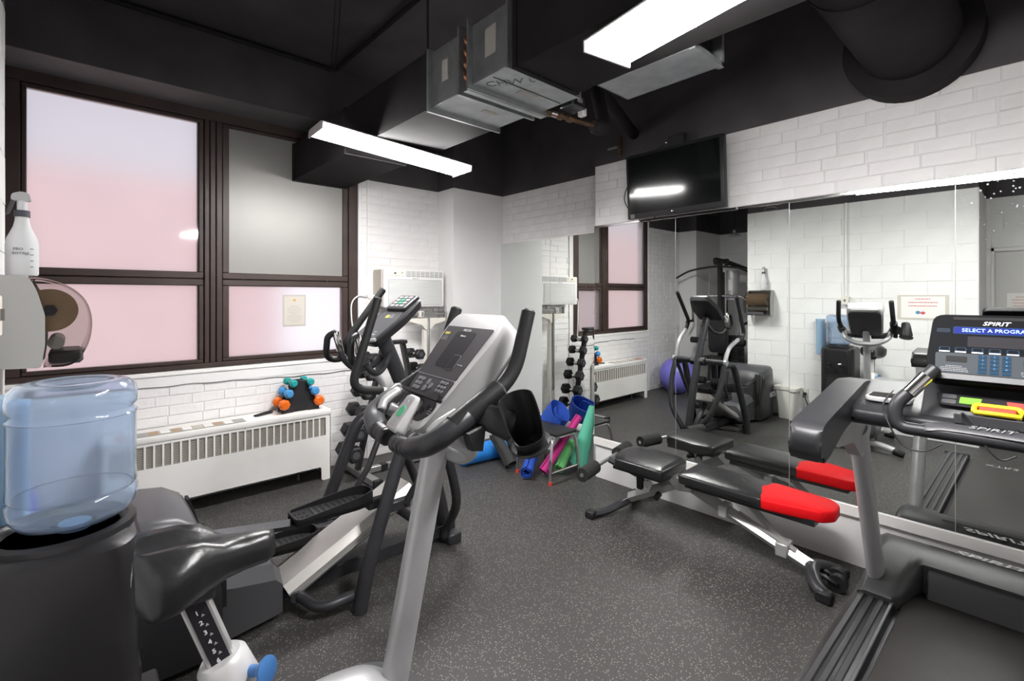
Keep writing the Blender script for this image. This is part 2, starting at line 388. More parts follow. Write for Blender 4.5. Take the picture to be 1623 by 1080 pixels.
# ---- window wall with opening X -.29..1.845, z .917..2.763
YW = 4.03
ww = struct('wall_window', 'white_mortar', MB().box(1.85, 2.70, YW+.006, 4.3, 0, ZB).box(-1.25, 1.85, YW+.006, 4.3, 0, .905).box(-1.25, -.29, YW+.006, 4.3, .905, ZB))
MB().box(1.85, 2.70, YW, 4.3, ZB, CE).box(-1.25, -.29, YW, 4.3, ZB, 2.80).build('upper_wall', 'black_paint', ww)
print('bricks window R', courses('-y', YW+.006, 1.87, 2.672, 0, ZB, ww, skip=lambda a, z: 2.0 < a < 2.62 and 1.36 < z < 1.62))
print('bricks window low', courses('-y', YW+.006, -.30, 1.87, 0, .812, ww, phase=1, skip=lambda a, z: (.20 < a < 1.46 and z < .50)))
courses('-y', YW+.006, -1.2, -.30, 0, ZB, ww, joined=True)
MB().box(-.30, 1.868, YW-.004, YW+.02, .806, .885, .004).build('plaster_band', 'white_plaster', ww)
MB().prism([(YW-.012, .885), (YW-.012, .897), (4.06, .915), (4.06, .885)], 'x', -.30, 1.868).build('window_sill', 'white_enamel', ww)
MB().box(1.846, 1.872, YW-.002, 4.06, .0, ZB, .004).build('jamb', 'white_plaster', ww)
MB().box(-.315, -.288, YW-.002, 4.06, .9, 2.6, .004).build('jamb', 'white_plaster', ww)
MB().cyl((1.928, YW-.010, 0), (1.928, YW-.010, ZB), .007, n=10).build('conduit', 'white_enamel', ww)
# crack line under the sill
mbk = MB(); pts = [(x, YW-.0045, .800+.012*math.sin(x*3.1)+.004*math.sin(x*23)) for x in [.1+.06*i for i in range(31)]]
mbk.tube(pts, .003, 6).build('crack', 'grille_dark', ww)
# beam over the window
struct('trim_5', 'black_paint', MB().box(-2.2, 1.9, 3.717, 4.3, 2.763, CE))
MB().box(-2.2, 1.9, 3.717, 4.06, 2.758, 2.7635).build('beam_soffit', 'grey_paint', bpy.data.objects['trim_5'])
# conduit running along the beam and across the ceiling
cdt = MB(); cdt.tube(fillet([(-1.9, 3.695, 3.165), (1.50, 3.695, 3.165), (1.50, -.4, 3.165)], .05), .016, 8)
tag(cdt.build('ceiling_conduit', 'black_paint_gloss'), 'black painted conduit turning a corner along the ceiling', 'conduit')

# ---- alcove beyond the block wall (seen in the mirrors)
cl2 = struct('wall_column_alcove', 'white_plaster', MB().box(-2.2, -1.2, 3.74, 4.3, 0, ZB))
MB().box(-2.2, -1.198, 3.738, 4.3, ZB, CE).build('upper_wall', 'black_paint', cl2)
wa = struct('wall_alcove_end', 'white_mortar', MB().box(-2.2, -2.026, 2.3, 3.75, 0, ZB))
MB().box(-2.2, -2.02, 2.3, 3.75, ZB, CE).build('upper_wall', 'black_paint', wa)
courses('+x', -2.026, 2.54, 3.74, 0, ZB, wa, H=.1815, L=.365, name='block', mt='white_block', jit=.0006, ch=.002, gap=.003)
# ---- left (block) wall X=-.18
XL = -.18
wl = struct('wall_left', 'white_mortar', MB().box(-.9, XL-.006, .44, 2.53, 0, ZB).box(-2.2, -.9, 2.40, 2.53, 0, ZB).box(-1.0, -.9, .44, .6, 0, ZB))
MB().box(-.9, XL, .44, 2.54, ZB, CE).box(-2.2, -.9, 2.40, 2.54, ZB, CE).build('upper_wall', 'black_paint', wl)
print('blocks', courses('+x', XL-.006, .44, 2.542, 0, ZB, wl, H=.1815, L=.365, name='block', mt='white_block', jit=.0006, ch=.002, gap=.003))
MB().box(-.9, XL-.001, 2.53, 2.541, 0, ZB).build('wall_end', 'white_plaster', wl)
MB().box(-1.0, XL-.001, .437, .441, 0, ZB).build('wall_end', 'white_plaster', wl)
# ---- door wall
wd = struct('wall_door', 'white_mortar', MB().box(-1.2, -1.006, -1.5, .44, 0, ZB))
MB().box(-1.2, -1.0, -1.5, .5, ZB, CE).build('upper_wall', 'black_paint', wd)
courses('+x', -1.006, .40, .44, 0, ZB, wd, H=.1815, L=.365, name='block', mt='white_block', jit=.0006, ch=.002, gap=.003)
courses('+x', -1.006, -.60, .40, 1.935, ZB, wd, H=.1815, L=.365, name='block', mt='white_block', jit=.0006, ch=.002, gap=.003)
d1 = struct('door_1', 'door_paint', MB().box(-1.02, -.995, -.44, .372, .01, 1.885, .004))
MB().box(-1.03, -.975, .376, .402, 0, 1.93, .004).box(-1.03, -.975, -.47, -.444, 0, 1.93, .004).box(-1.03, -.975, -.47, .402, 1.892, 1.93, .004).build('door_frame', 'white_plaster', d1)
MB().cyl((-.99, -.36, .95), (-.94, -.36, .95), .012).ball((-.93, -.36, .95), .028).build('door_knob', 'chrome', d1)
ds = tag(MB().box(-.994, -.992, .10, .285, 1.20, 1.46).build('door_notice', 'paper'), 'white notice taped on the grey door', 'notice')
lines_block(frame((-.9915, .19, 1.42), (0, 1, 0), (0, 0, 1)), .14, 6, .03, .006, 'lettering_red', ds, seed=4)
# ---- wall behind the camera and the far right end
struct('wall_back', 'white_plaster', MB().box(-1.2, 3.5, -1.6, -1.5, 0, CE))

# ================================================================ WINDOW
wn = struct('window_1', 'bronze_frame', MB().box(-.29, 1.846, 4.065, 4.10, .917, .976).box(-.29, 1.846, 4.065, 4.10, 2.663, 2.763).box(-.29, -.2, 4.065, 4.10, .97, 2.67).box(1.715, 1.846, 4.065, 4.10, .97, 2.67).box(.66, .857, 4.065, 4.10, .97, 2.67).box(-.25, 1.8, 4.065, 4.10, 1.5, 1.6))
def bar(x0, x1, z0, z1, y=4.045, nm='frame_bar', b=.004): return MB().box(x0, x1, y, 4.075, z0, z1, b).build(nm, 'bronze_frame', wn)
bar(-.288, 1.844, 2.690, 2.763, 4.035); bar(-.288, 1.844, .917, .948, 4.035)
bar(-.288, -.225, .948, 2.69, 4.038); bar(1.765, 1.845, .948, 2.69, 4.038)
for a, b in ((.700, .731), (.735, .770), (.774, .812)): bar(a, b, .948, 2.69, 4.036, 'mullion')
for (a, b) in ((-.222, .697), (.815, 1.762)):
    for (c, d) in ((.950, 1.548), (1.552, 2.688)):      # each sash: four bars and a pane
        ia, ib = a+.026, b-.036; ic, id_ = (.976, 1.503) if c < 1 else (1.598, 2.662)
        if a > 0: ia, ib = .857, 1.714
        else: ia, ib = -.199, .668
        bar(a, b, c, ic, 4.047, 'sash_bar'); bar(a, b, id_, d, 4.047, 'sash_bar')
        bar(a, ia, ic, id_, 4.047, 'sash_bar'); bar(ib, b, ic, id_, 4.047, 'sash_bar')
        if a > 0 and c > 1:
            MB().box(ia-.003, ib+.003, 4.058, 4.066, ic-.003, id_+.003).build('window_panel', 'satin_panel', wn)
        else:
            MB().poly([(ia-.003, 4.062, ic-.003), (ib+.003, 4.062, ic-.003), (ib+.003, 4.062, id_+.003), (ia-.003, 4.062, id_+.003)]).build('window_pane', 'frosted_glass', wn)
for x in (.95, 1.58): MB().ball((x, 4.046, 1.552), .005, n=8, m=6).build('screw', 'chrome', wn)
nt_ = tag(MB().box(1.232, 1.408, 4.054, 4.056, 1.185, 1.437).build('window_notice', 'paper_grey'), 'small framed notice with a gold emblem taped on the lower window pane', 'notice')
FM = frame((1.32, 4.0535, 1.40), (1, 0, 0), (0, 0, 1))
MB().box(1.242, 1.398, 4.0525, 4.0545, 1.197, 1.425).build('sheet', 'paper_cream', nt_)
MB(frame((1.32, 4.052, 1.395), (1, 0, 0), (0, 0, 1))).ball((0, 0, 0), .012, .009, .001, 12, 6).build('emblem', 'gold', nt_)
lines_block(frame((1.32, 4.0522, 1.345), (1, 0, 0), (0, 0, 1)), .12, 9, .0155, .004, 'lettering_grey', nt_, seed=2)
# ---- outside: pink building across the yard, white wall beside it
struct('exterior_building', 'exterior_pink', MB().box(-9, 2.35, 7.2, 9.5, -1, 2.75))
struct('exterior_white_wall', 'exterior_white', MB().box(2.35, 9, 7.0, 9.5, -1, 3.2))
struct('exterior_ground', 'exterior_ground', MB().box(-9, 9, 4.35, 20, -1.1, -1))

# ================================================================ MIRRORS
def mirror(x, y0, y1, label, mt='mirror', lean=0):
    o = thing('wall_mirror', label, 'mirror', (x, (y0+y1)/2, .318), 0, 'mirror panels on the wall')
    MB(Matrix.Translation((x, 0, .32)) @ Matrix.Rotation(-R(lean), 4, 'Y') @ Matrix.Translation((-x, 0, -.32))).box(x, x+.005, y0+.0012, y1-.0012, .320, 1.962).build('glass', mt, o)
    MB().box(x-.0008, x+.004, y1-.0016, y1+.0012, .321, 1.961).build('polished_edge', 'silver_light', o)
    MB().box(x+.0062, x+.011, y0+.004, y1-.004, .322, 1.96).build('backing', 'grille_dark', o)
mirror(XR, 3.086, 3.770, 'recessed mirror panel next to the plain white column')
mirror(XR, 2.405, 3.086, 'recessed mirror panel behind the rolled mats and stool')
mirror(XM, 1.712, 2.411, 'mirror panel under the television with the bench seat before it', lean=.12)
mirror(XM, 1.002, 1.712, 'mirror panel with a paper notice taped at its top corner', lean=.12)
mirror(XM, .292, 1.002, 'mirror panel behind the treadmill upright')
mirror(XM, -.418, .292, 'white-specked mirror panel behind the treadmill console', 'mirror_specked')
mn = tag(MB().box(XM-.002, XM-.0005, 1.003, 1.204, 1.707, 1.975).build('mirror_notice', 'paper'), 'white printed notice taped at the top of the mirror', 'notice')
NF = frame((XM-.0025, 1.103, 1.85), (0, -1, 0), (0, 0, 1))
lines_block(frame((XM-.0025, 1.103, 1.885), (0, -1, 0), (0, 0, 1)), .15, 9, .018, .0028, 'lettering_grey', mn, seed=9)
MB(frame((XM-.0025, 1.103, 1.94), (0, -1, 0), (0, 0, 1))).tube([(.035*math.cos(a), .012*math.sin(a), 0) for a in [2*math.pi*k/20 for k in range(20)]], .0012, 5, closed=True).box(-.045, .045, -.016, -.013, -.0003, .0005).box(-.03, .03, -.003, .003, -.0003, .0005).build('crest', 'lettering_grey', mn)
# ================================================================ CEILING SERVICES
DZ0, DZ1 = 2.352, 2.64
def duct(name, label, x0, x1, y0, y1, z0=DZ0, z1=DZ1):
    t = thing(name, label, 'duct', ((x0+x1)/2, (y0+y1)/2, z0))
    MB().box(x0, x1, y0, y1, z0, z1).build('duct_body', 'black_paint_gloss', t)
    n = max(1, int((y1-y0)/.9))
    for i in range(n+1):
        y = y0+(y1-y0)*i/n; y = min(max(y, y0+.012), y1-.012)
        MB().box(x0-.006, x1+.006, y-.011, y+.011, z0-.006, z1+.006).build('duct_flange', 'black_paint_gloss', t)
    return t
duct('ceiling_duct', 'black rectangular duct running from the coil unit out through the window', 1.31, 1.745, 2.06, 4.058)
duct('ceiling_duct', 'black rectangular duct beyond the coil unit above the long lamp', 1.33, 1.71, -.6, 1.46)
# galvanised coil unit between the ducts
cu = thing('duct_coil_unit', 'galvanised duct coil box with bare copper bends hanging under the ceiling', 'coil unit', (1.53, 1.76, DZ0))
def gbox(nm, x0, x1, y0, y1, z0, z1):
    b = MB().box(x0, x1, y0, y1, z0, z1, .003).build(nm, 'galvanised', cu)
    return b
gbox('casing', 1.315, 1.745, 1.785, 2.055, DZ0, 2.625)
gbox('casing', 1.305, 1.755, 1.468, 1.705, DZ0, 2.615)
gbox('coil_core', 1.33, 1.735, 1.70, 1.79, DZ0+.01, 2.62)
# flanges
for y0, y1, e in ((1.700, 1.712, .028), (1.780, 1.792, .02), (2.045, 2.058, .014)):
    MB().box(1.31-e, 1.75+e, y0, y1, DZ0-.02, 2.64).build('flange', 'galvanised', cu)
MB().box(1.30, 1.76, 1.462, 1.475, DZ0-.006, 2.62).build('flange', 'galvanised', cu)
MB().box(1.29, 1.775, 1.712, 1.742, DZ0-.022, DZ0-.019).build('flange_lip', 'galvanised', cu)
for i in range(4):
    z = 2.41+.055*i
    MB().tube([(1.325+.0, 1.725+.02*math.cos(a)+.015, z+.02*math.sin(a)) if False else (1.325-.022*math.sin(a), 1.747, z-.022*math.cos(a)) for a in [math.pi*k/8 for k in range(9)]], .011, 8).build('copper_bend', 'copper', cu)
MB().box(1.303, 1.3045, 1.54, 1.61, 2.44, 2.56).build('data_plate', 'paper_grey', cu)
MB().box(1.312, 1.3145, 1.90, 1.95, 2.45, 2.55).build('data_plate', 'paper_grey', cu)
MB().box(1.50, 1.60, 1.59, 1.63, DZ0-.0015, DZ0-.0003).build('sticker', 'paper_grey', cu)
MB().box(1.52, 1.60, 1.88, 1.91, DZ0-.0015, DZ0-.0003).build('sticker', 'paper_cream', cu)
MB().box(1.32, 1.74, 1.575, 1.578, DZ0-.003, DZ0).build('seam', 'galvanised_dark', cu)
text('CHW 05', .07, frame((1.42, 1.55, DZ0-.001), (.55, -.8, 0), (.8, .55, 0)) @ Matrix.Rotation(math.pi, 4, 'X'), 'galvanised_dark', cu, name='marker_writing')
# supply outlet box on the side of the second duct
so = thing('supply_outlet_box', 'bare galvanised outlet box on the side of the black duct', 'duct', (1.83, 1.1, DZ0))
MB().box(1.715, 1.95, .90, 1.335, DZ0, DZ0+.006).box(1.944, 1.95, .90, 1.335, DZ0, 2.53).box(1.715, 1.95, .90, 1.335, 2.52, 2.53).box(1.715, 1.95, 1.33, 1.336, DZ0, 2.53).build('casing', 'galvanised', so)
MB().box(1.715, 1.955, .880, .905, DZ0-.004, DZ0+.016).box(1.935, 1.955, .880, .905, DZ0, 2.53).box(1.715, 1.955, .880, .905, 2.515, 2.535).build('flange', 'galvanised', so)
MB().box(1.74, 1.935, .93, .94, DZ0+.01, 2.52).build('damper', 'galvanised_dark', so)
# hanger straps
for i, (x, y, nm) in enumerate(((1.305, 2.062, 'black strap hanger beside the coil unit'), (1.45, 1.45, 'black strap hanger above the coil unit'))):
    tag(MB().cyl((x, y, DZ0-.004), (x, y, CE), .006, n=8).build('hanger_rod', 'charcoal_metal'), nm, 'hanger')
# control valve with brass fittings
cv = thing('control_valve', 'brass piped control valve with grey actuator beside the coil unit', 'valve', (1.86, 1.72, 2.36))
MB().cyl((1.775, 1.735, 2.372), (2.10, 1.66, 2.352), .012, n=10).build('brass_pipe', 'brass', cv)
for i, x in enumerate((1.80, 1.87, 1.93)):
    y = 1.735-(x-1.775)*.23; MB().cyl((x, y, 2.371-(x-1.775)*.06), (x+.028, y-.006, 2.369-(x-1.775)*.06), .020, n=6).build('union_nut', 'brass', cv)
MB().cyl((1.83, 1.724, 2.37), (1.865, 1.716, 2.367), .017, n=12).build('valve_body', 'chrome', cv)
MB().box(1.86, 1.965, 1.60, 1.69, 2.385, 2.445, .006).build('actuator', 'galvanised_dark', cv)
MB().box(1.955, 1.985, 1.61, 1.65, 2.360, 2.400, .004).build('end_cap', 'paper', cv)
MB().box(1.895, 1.935, 1.598, 1.5995, 2.41, 2.43).build('label_plate', 'paper_grey', cv)
# pipe elbow from valve running back to the wall
tag(MB().tube(fillet([(2.11, 1.66, 2.35), (2.20, 1.66, 2.35), (2.20, 1.72, 2.62), (3.07, 2.05, 2.62)], .08), .038, 12).build('insulated_pipe', 'black_paint_gloss'), 'black insulated pipe leading from the valve to the wall', 'pipe')
# gate valve on black wall above television
gv = thing('shutoff_valve', 'brass shut-off valve with steel lever on the black wall above the television', 'valve', (3.035, 2.149, 2.465))
MB().cyl((3.035, 2.149, 2.465), (3.035, 2.149, 2.62), .013, n=10).build('pipe', 'brass', gv)
MB().cyl((3.035, 2.149, 2.50), (3.035, 2.149, 2.545), .019, n=6).build('valve_body', 'brass', gv)
MB().cyl((3.035, 2.149, 2.535), (3.0, 2.149, 2.535), .010, n=8).build('valve_stem', 'chrome', gv)
MB().box(2.994, 3.002, 2.150, 2.235, 2.525, 2.543, .003).build('lever', 'steel_grey', gv)
# big round duct entering the right wall
rd = thing('round_duct', 'fat black round duct entering the brick wall through a collar', 'duct', (2.5, .45, 2.46))
MB().cyl((1.80, .45, 2.66), (XM, .45, 2.66), .195, n=40).build('duct_body', 'black_paint_gloss', rd)
MB().cyl((2.96, .45, 2.655), (XM+.012, .45, 2.655), .268, n=48).build('wall_collar', 'black_paint_gloss', rd)
MB().cyl((2.10, .45, 2.66), (2.13, .45, 2.66), .200, n=40).build('seam_band', 'black_paint_gloss', rd)

# ---- fluorescent wrap fixtures
def fixture(label, c, ang, L, W, zb, chains, tilt=0, h=.062):
    t = thing('fluorescent_light', label, 'ceiling light', (c[0], c[1], zb), ang)
    t.rotation_euler = (0, tilt, ang); WM[t.name] = Matrix.Translation((c[0], c[1], zb)) @ Matrix.Rotation(ang, 4, 'Z') @ Matrix.Rotation(tilt, 4, 'Y')
    prof = [(-W/2+.034, 0), (W/2-.034, 0), (W/2-.018, .006), (W/2-.002, .033), (W/2-.002, .0335), (W/2-.006, .040), (-W/2+.006, .040), (-W/2+.002, .0335), (-W/2+.002, .033), (-W/2+.018, .006)]
    M = WM[t.name]
    MB(M).prism(prof, 'x', -L/2+.008, L/2-.008).build('lens', 'lamp_lens', t)
    MB(M).prism([(-W/2-.002, -.001), (W/2+.002, -.001), (W/2+.003, .04), (W/2-.03, .044), (W/2-.03, h), (-W/2+.03, h), (-W/2+.03, .044), (-W/2-.003, .04)], 'x', -L/2, -L/2+.008).build('end_cap', 'lamp_housing', t)
    MB(M).prism([(-W/2-.002, -.001), (W/2+.002, -.001), (W/2+.003, .04), (W/2-.03, .044), (W/2-.03, h), (-W/2+.03, h), (-W/2+.03, .044), (-W/2-.003, .04)], 'x', L/2-.008, L/2).build('end_cap', 'lamp_housing', t)
    MB(M).prism([(-W/2-.001, .034), (-W/2-.001, .041), (-W/2+.03, h), (W/2-.03, h), (W/2+.001, .041), (W/2+.001, .034), (W/2-.001, .034), (W/2-.004, .0405), (-W/2+.004, .0405), (-W/2+.001, .034)], 'x', -L/2+.008, L/2-.008).build('housing', 'lamp_housing', t)
    for x in chains:
        for dy in (-.05, .05):
            MB(M).cyl((x, dy*.4, h), (x, dy, CE-zb), .0022, n=6).build('hanger_wire', 'charcoal_metal', t)
    return t
fa, fb = Vector((1.004, 2.848, 2.333)), Vector((1.990, 2.808, 2.262)); fd = fb-fa; L1 = fd.length; fan = math.atan2(fd.y, fd.x)
fc = (fa+fb)/2+Vector((math.sin(fan), -math.cos(fan), 0))*.110
fixture('lit fluorescent fixture hung on wires below the black window duct', (fc.x, fc.y), fan, L1, .220, fc.z, (-.42,), tilt=-math.asin(fd.z/L1), h=.045)
nc = Vector((1.517, 1.038)); a2 = R(180+80.6)      # second fixture: from the near corner towards the camera side
d2 = Vector((-.163, -.987)); p2 = Vector((-.987, .163)); W2, L2 = .215, 1.12
c2 = nc+d2*L2/2+p2*W2/2
fixture('lit fluorescent fixture beside the bare galvanised outlet box', (c2.x, c2.y), math.atan2(d2.y, d2.x), L2, W2, 2.262, (.45,))

# ================================================================ TELEVISION
TVM = Matrix.Translation((2.985, 1.68, 1.976)) @ Matrix.Rotation(R(-3.5), 4, 'Y') @ Matrix.Translation((-2.985, -1.68, -1.976))
tv = thing('television', 'flat black television mounted above the mirror', 'television', (3.0, 1.68, 1.974))
MB(TVM).box(2.962, 3.012, 1.330, 2.030, 1.976, 2.424, .006, 2).build('bezel', 'black_plastic', tv)
MB(TVM).box(2.9605, 2.963, 1.352, 2.008, 2.012, 2.402).build('screen', 'screen_glass', tv)
MB(TVM).box(3.01, 3.055, 1.46, 1.90, 2.05, 2.35, .01).build('rear_housing', 'black_plastic', tv)
MB(TVM).box(3.05, XM+.012, 1.55, 1.80, 2.08, 2.32).build('wall_bracket', 'charcoal_metal', tv)
MB(TVM @ frame((2.9600, 1.68, 1.996), (0, -1, 0), (0, 0, 1))).ball((0, 0, 0), .010, .007, .002, 12, 6).build('logo', 'chrome', tv)
MB(TVM).box(2.9595, 2.9615, 1.972, 2.005, 1.98, 2.008).build('sticker', 'slate_plastic', tv)
tb = tag(MB().box(2.985, 3.02, 1.615, 1.735, 2.418, 2.508, .004).build('signal_box', 'charcoal_plastic'), 'small black box standing on top of the television', 'box')
MB().cyl((3.0, 1.735, 2.47), (3.0, 1.752, 2.474), .005, n=8).build('plug', 'chrome', tb)
tag(MB().tube(catmull([(3.0, 1.75, 2.474), (3.0, 1.80, 2.45), (3.0, 1.84, 2.437), (3.0, 1.93, 2.432)]), .003, 6).build('cable', 'black_rubber'), 'thin black cable running along the top of the television', 'cable')
tag(MB().tube(catmull([(3.02, 2.02, 2.25), (3.0, 2.06, 2.22), (3.0, 2.085, 2.14), (3.0, 2.055, 2.07), (3.02, 2.02, 2.085)]), .0035, 6).build('cable', 'black_rubber'), 'black cable looping out at the side of the television', 'cable')
tag(MB().tube(catmull([(3.05, 2.06, 2.46), (3.05, 2.055, 2.34), (3.04, 2.04, 2.26), (3.03, 2.045, 2.15), (3.02, 2.03, 2.09)]), .0022, 6).build('cable', 'black_rubber'), 'thin cable hanging down the brick beside the television', 'cable')
tag(MB().tube(catmull([(3.0, 1.965, 1.985), (2.99, 1.94, 1.955), (2.99, 1.89, 1.948), (3.0, 1.85, 1.965), (3.02, 1.83, 1.985)]), .003, 6).build('cable', 'black_rubber'), 'black cable drooping under the television', 'cable')
# ================================================================ RADIATOR COVER AND WHAT STANDS ON IT
rx0, rx1, ry0, ry1, rh = .155, 1.50, 3.772, 4.015, .545
ra = thing('radiator_cover', 'long white convector cover with vertical grille slots under the window', 'radiator', ((rx0+rx1)/2, 3.9, 0))
MB().box(rx0-.006, rx1+.006, ry0-.006, ry1, rh-.045, rh, .010, 2).build('top', 'white_enamel', ra)
gx0, gx1, gz0, gz1, N = .195, 1.462, .345, .485, 27
pitch = (gx1-gx0)/N
mb = MB(); mb.box(rx0, rx1, ry0, ry0+.004, gz1, rh-.044); mb.box(rx0, gx0, ry0, ry0+.004, gz0, gz1); mb.box(gx1, rx1, ry0, ry0+.004, gz0, gz1)
mb.prism(rpoly([(rx0, 0), (rx0, gz0), (rx1, gz0), (rx1, 0), (rx1-.07, 0), (rx1-.07, .105), (rx0+.07, .105), (rx0+.07, 0)], .02), 'y', ry0, ry0+.004)
mb.build('front_panel', 'white_enamel', ra)
for i in range(N-1):
    x = gx0+(i+1)*pitch; MB().box(x-.0055, x+.0055, ry0, ry0+.004, gz0-.001, gz1+.001).build('grille_bar', 'white_enamel', ra)
lm = None
for i in range(N):
    x = gx0+i*pitch+.0055
    if lm is None:
        m_ = MB()
        for k in range(13): m_.box(0, pitch-.011, ry0+.006, ry0+.008, gz0+.003+k*.0106, gz0+.003+k*.0106+.0052)
        m_.M = Matrix(); first = m_.build('louvre', 'beige_metal', ra, world=False, smooth=False); lm = first.data; o = first
    else:
        o = bpy.data.objects.new('louvre', lm); COL.objects.link(o); o.parent = ra
    o.location = Vector((x, 0, 0))-Vector(ra.location)
MB().box(rx0, rx0+.004, ry0, ry1, 0, rh-.044).build('side_panel', 'white_enamel', ra)
MB().box(rx1-.004, rx1, ry0, ry1, 0, rh-.044).build('side_panel', 'white_enamel', ra)
MB().box(rx0+.01, rx1-.01, ry0+.03, ry1-.005, .11, .5).build('core', 'grille_dark', ra)
for x in (.9, 1.485): MB().ball((x, ry0-.001, .5), .004, n=8, m=5).build('screw', 'steel_grey', ra)
for x in (.35, 1.3): MB().cyl((x, 3.9, 0), (x, 3.9, .11), .012, n=8).build('pipe', 'grille_dark', ra)

# long printed strip, carabiner
ps = tag(MB().box(.235, .905, 3.774, 3.880, rh+.0005, rh+.006).build('photo_strip', 'paper_grey'), 'long narrow printed strip with small pictures lying on the radiator cover', 'poster')
cols = ['red_plastic', 'steel_grey', 'kraft', 'paper', 'kraft', 'paper', 'beige_metal', 'paper', 'kraft', 'paper', 'steel_grey']
for i, c in enumerate(cols):
    MB().box(.24+i*.06, .24+i*.06+.05, 3.782, 3.872, rh+.0062, rh+.0070).build('picture', c, ps)
tag(MB().tube(fillet([(.985, 3.885, rh+.008), (1.00, 3.87, rh+.008), (1.115, 3.92, rh+.008), (1.125, 3.945, rh+.008), (1.09, 3.955, rh+.008), (.985, 3.90, rh+.008)], .02)[:-1], .0065, 8, closed=True).build('carabiner', 'black_plastic'), 'black carabiner clip lying on the radiator cover', 'clip')
# small dumbbell stand
st = thing('dumbbell_stand', 'small black plastic tree stand for coloured dumbbells on the radiator', 'dumbbell stand', (1.30, 3.89, rh))
sp = [(-.15, 0), (-.14, .07), (-.105, .085), (-.115, .10), (-.085, .155), (-.06, .165), (-.07, .185), (-.045, .235), (.045, .235), (.07, .185), (.06, .165), (.085, .155), (.115, .10), (.105, .085), (.14, .07), (.15, 0), (.06, 0), (.06, .02), (-.06, .02), (-.06, 0)]
for y in (3.845, 3.935):
    MB().prism([(1.30+a*.93, rh+b) for a, b in sp], 'y', y-.006, y+.006, .002).build('side_plate', 'charcoal_plastic', st)
MB().box(1.165, 1.435, 3.85, 3.93, rh, rh+.018, .003).build('base_bar', 'charcoal_plastic', st)
MB().box(1.28, 1.32, 3.85, 3.93, rh+.19, rh+.205).build('cross_bar', 'charcoal_plastic', st)
def vinyl(x, z, r, m, label):
    d = thing('vinyl_dumbbell', label, 'dumbbell', (x, 3.89, z-r), 0, 'coloured dumbbells on the small stand')
    for s_ in (-1, 1):
        y = 3.89+s_*.072
        b = MB(frame((x, y, z), (1, 0, 0), (0, 0, 1)))
        b.lathe([(r*.62, -.026), (r*.95, -.014), (r, 0), (r*.95, .014), (r*.62, .026)], n=8).build('head', m, d, angle=20)
    MB().cyl((x, 3.82, z), (x, 3.96, z), .011, n=12).build('handle', m, d)
for (xs, z, r, m, cn) in ((.062, .222, .030, 'teal_vinyl', 'teal'), (.096, .148, .035, 'blue_vinyl', 'light blue'), (.128, .070, .041, 'orange_vinyl', 'orange')):
    vinyl(1.30-xs, rh+z, r, m, cn+' vinyl dumbbell on the small stand, radiator side')
    vinyl(1.30+xs, rh+z, r, m, cn+' vinyl dumbbell on the small stand, dumbbell rack side')

# ================================================================ AIR CONDITIONER
ac = thing('air_conditioner', 'white through-wall air conditioner in a beige sleeve', 'air conditioner', (2.32, 3.93, 1.325))
MB().box(1.985, 2.612, 3.876, YW+.01, 1.335, 1.662, .004).build('sleeve', 'beige_metal', ac)
fr = MB().box(1.992, 2.610, 3.838, 3.880, 1.328, 1.662, .012, 3).build('front_panel', 'ac_white', ac)
MB().box(2.20, 2.595, 3.834, 3.842, 1.600, 1.652).build('outlet', 'ac_grey', fr)
for i in range(9): MB().box(2.20+i*.0485, 2.20+i*.0485+.005, 3.829, 3.842, 1.600, 1.652).build('vane', 'ac_white', fr)
for i in range(3): MB().box(2.20, 2.595, 3.830, 3.842, 1.612+i*.014, 1.615+i*.014).build('vane', 'ac_white', fr)
MB().box(2.01, 2.19, 3.835, 3.842, 1.597, 1.655, .002).build('control_strip', 'cream_enamel', fr)
MB().box(2.085, 2.105, 3.833, 3.837, 1.622, 1.636).build('display', 'lettering_dark', fr)
for i in range(5): MB().ball((2.03+.035*i, 3.835, 1.608), .004, n=8, m=5).build('button', 'ac_grey', fr)
MB().ball((2.165, 3.835, 1.634), .005, n=8, m=5).build('button', 'lettering_dark', fr)
MB().box(2.03, 2.58, 3.8365, 3.8385, 1.347, 1.576).build('louvre_gap_shade', 'ac_grey', fr)  # grey plate paints in the shade between the louvres
for i in range(19): MB().box(2.035, 2.575, 3.8325, 3.839, 1.352+i*.0116, 1.352+i*.0116+.0075, .0015).build('louvre', 'ac_white', fr)
MB().box(2.27, 2.335, 3.832, 3.839, 1.583, 1.589, .001).build('logo_plate', 'ac_grey', fr)
tag(MB().tube(catmull([(1.976, 3.93, 1.42), (1.93, 3.98, 1.44), (1.84, 4.01, 1.43), (1.78, 4.01, 1.37), (1.775, 4.01, 1.25), (1.79, 4.0, 1.1), (1.80, 4.0, .9)]), .006, 8).build('power_cord', 'white_enamel'), 'white power cord looping from the air conditioner past the window frame', 'cord')

# ================================================================ PHYSICIAN SCALE
sc = thing('balance_scale', 'cream upright physician balance scale below the air conditioner', 'scale', (2.44, 3.72, 0))
MB().box(2.318, 2.585, 3.40, 3.90, .0, .03, .008).box(2.330, 2.570, 3.42, 3.80, .03, .075, .008).build('base', 'cream_enamel', sc)
MB().box(2.340, 2.560, 3.43, 3.78, .075, .082, .002).build('platform_mat', 'black_rubber', sc)
MB().prism([(2.390, .03), (2.398, 1.12), (2.466, 1.12), (2.474, .03)], 'y', 3.84, 3.895, .004).build('column', 'cream_enamel', sc)
MB().prism([(2.240, 1.225), (2.240, 1.195), (2.370, 1.165), (2.400, 1.12), (2.465, 1.12), (2.490, 1.165), (2.620, 1.195), (2.620, 1.225)], 'y', 3.83, 3.88, .003).build('beam_bracket', 'cream_enamel', sc)
for z, nm in ((1.292, 'poise_beam'), (1.255, 'poise_beam')):
    MB().box(2.230, 2.630, 3.845, 3.853, z, z+.018, .002).build(nm, 'steel_grey', sc)
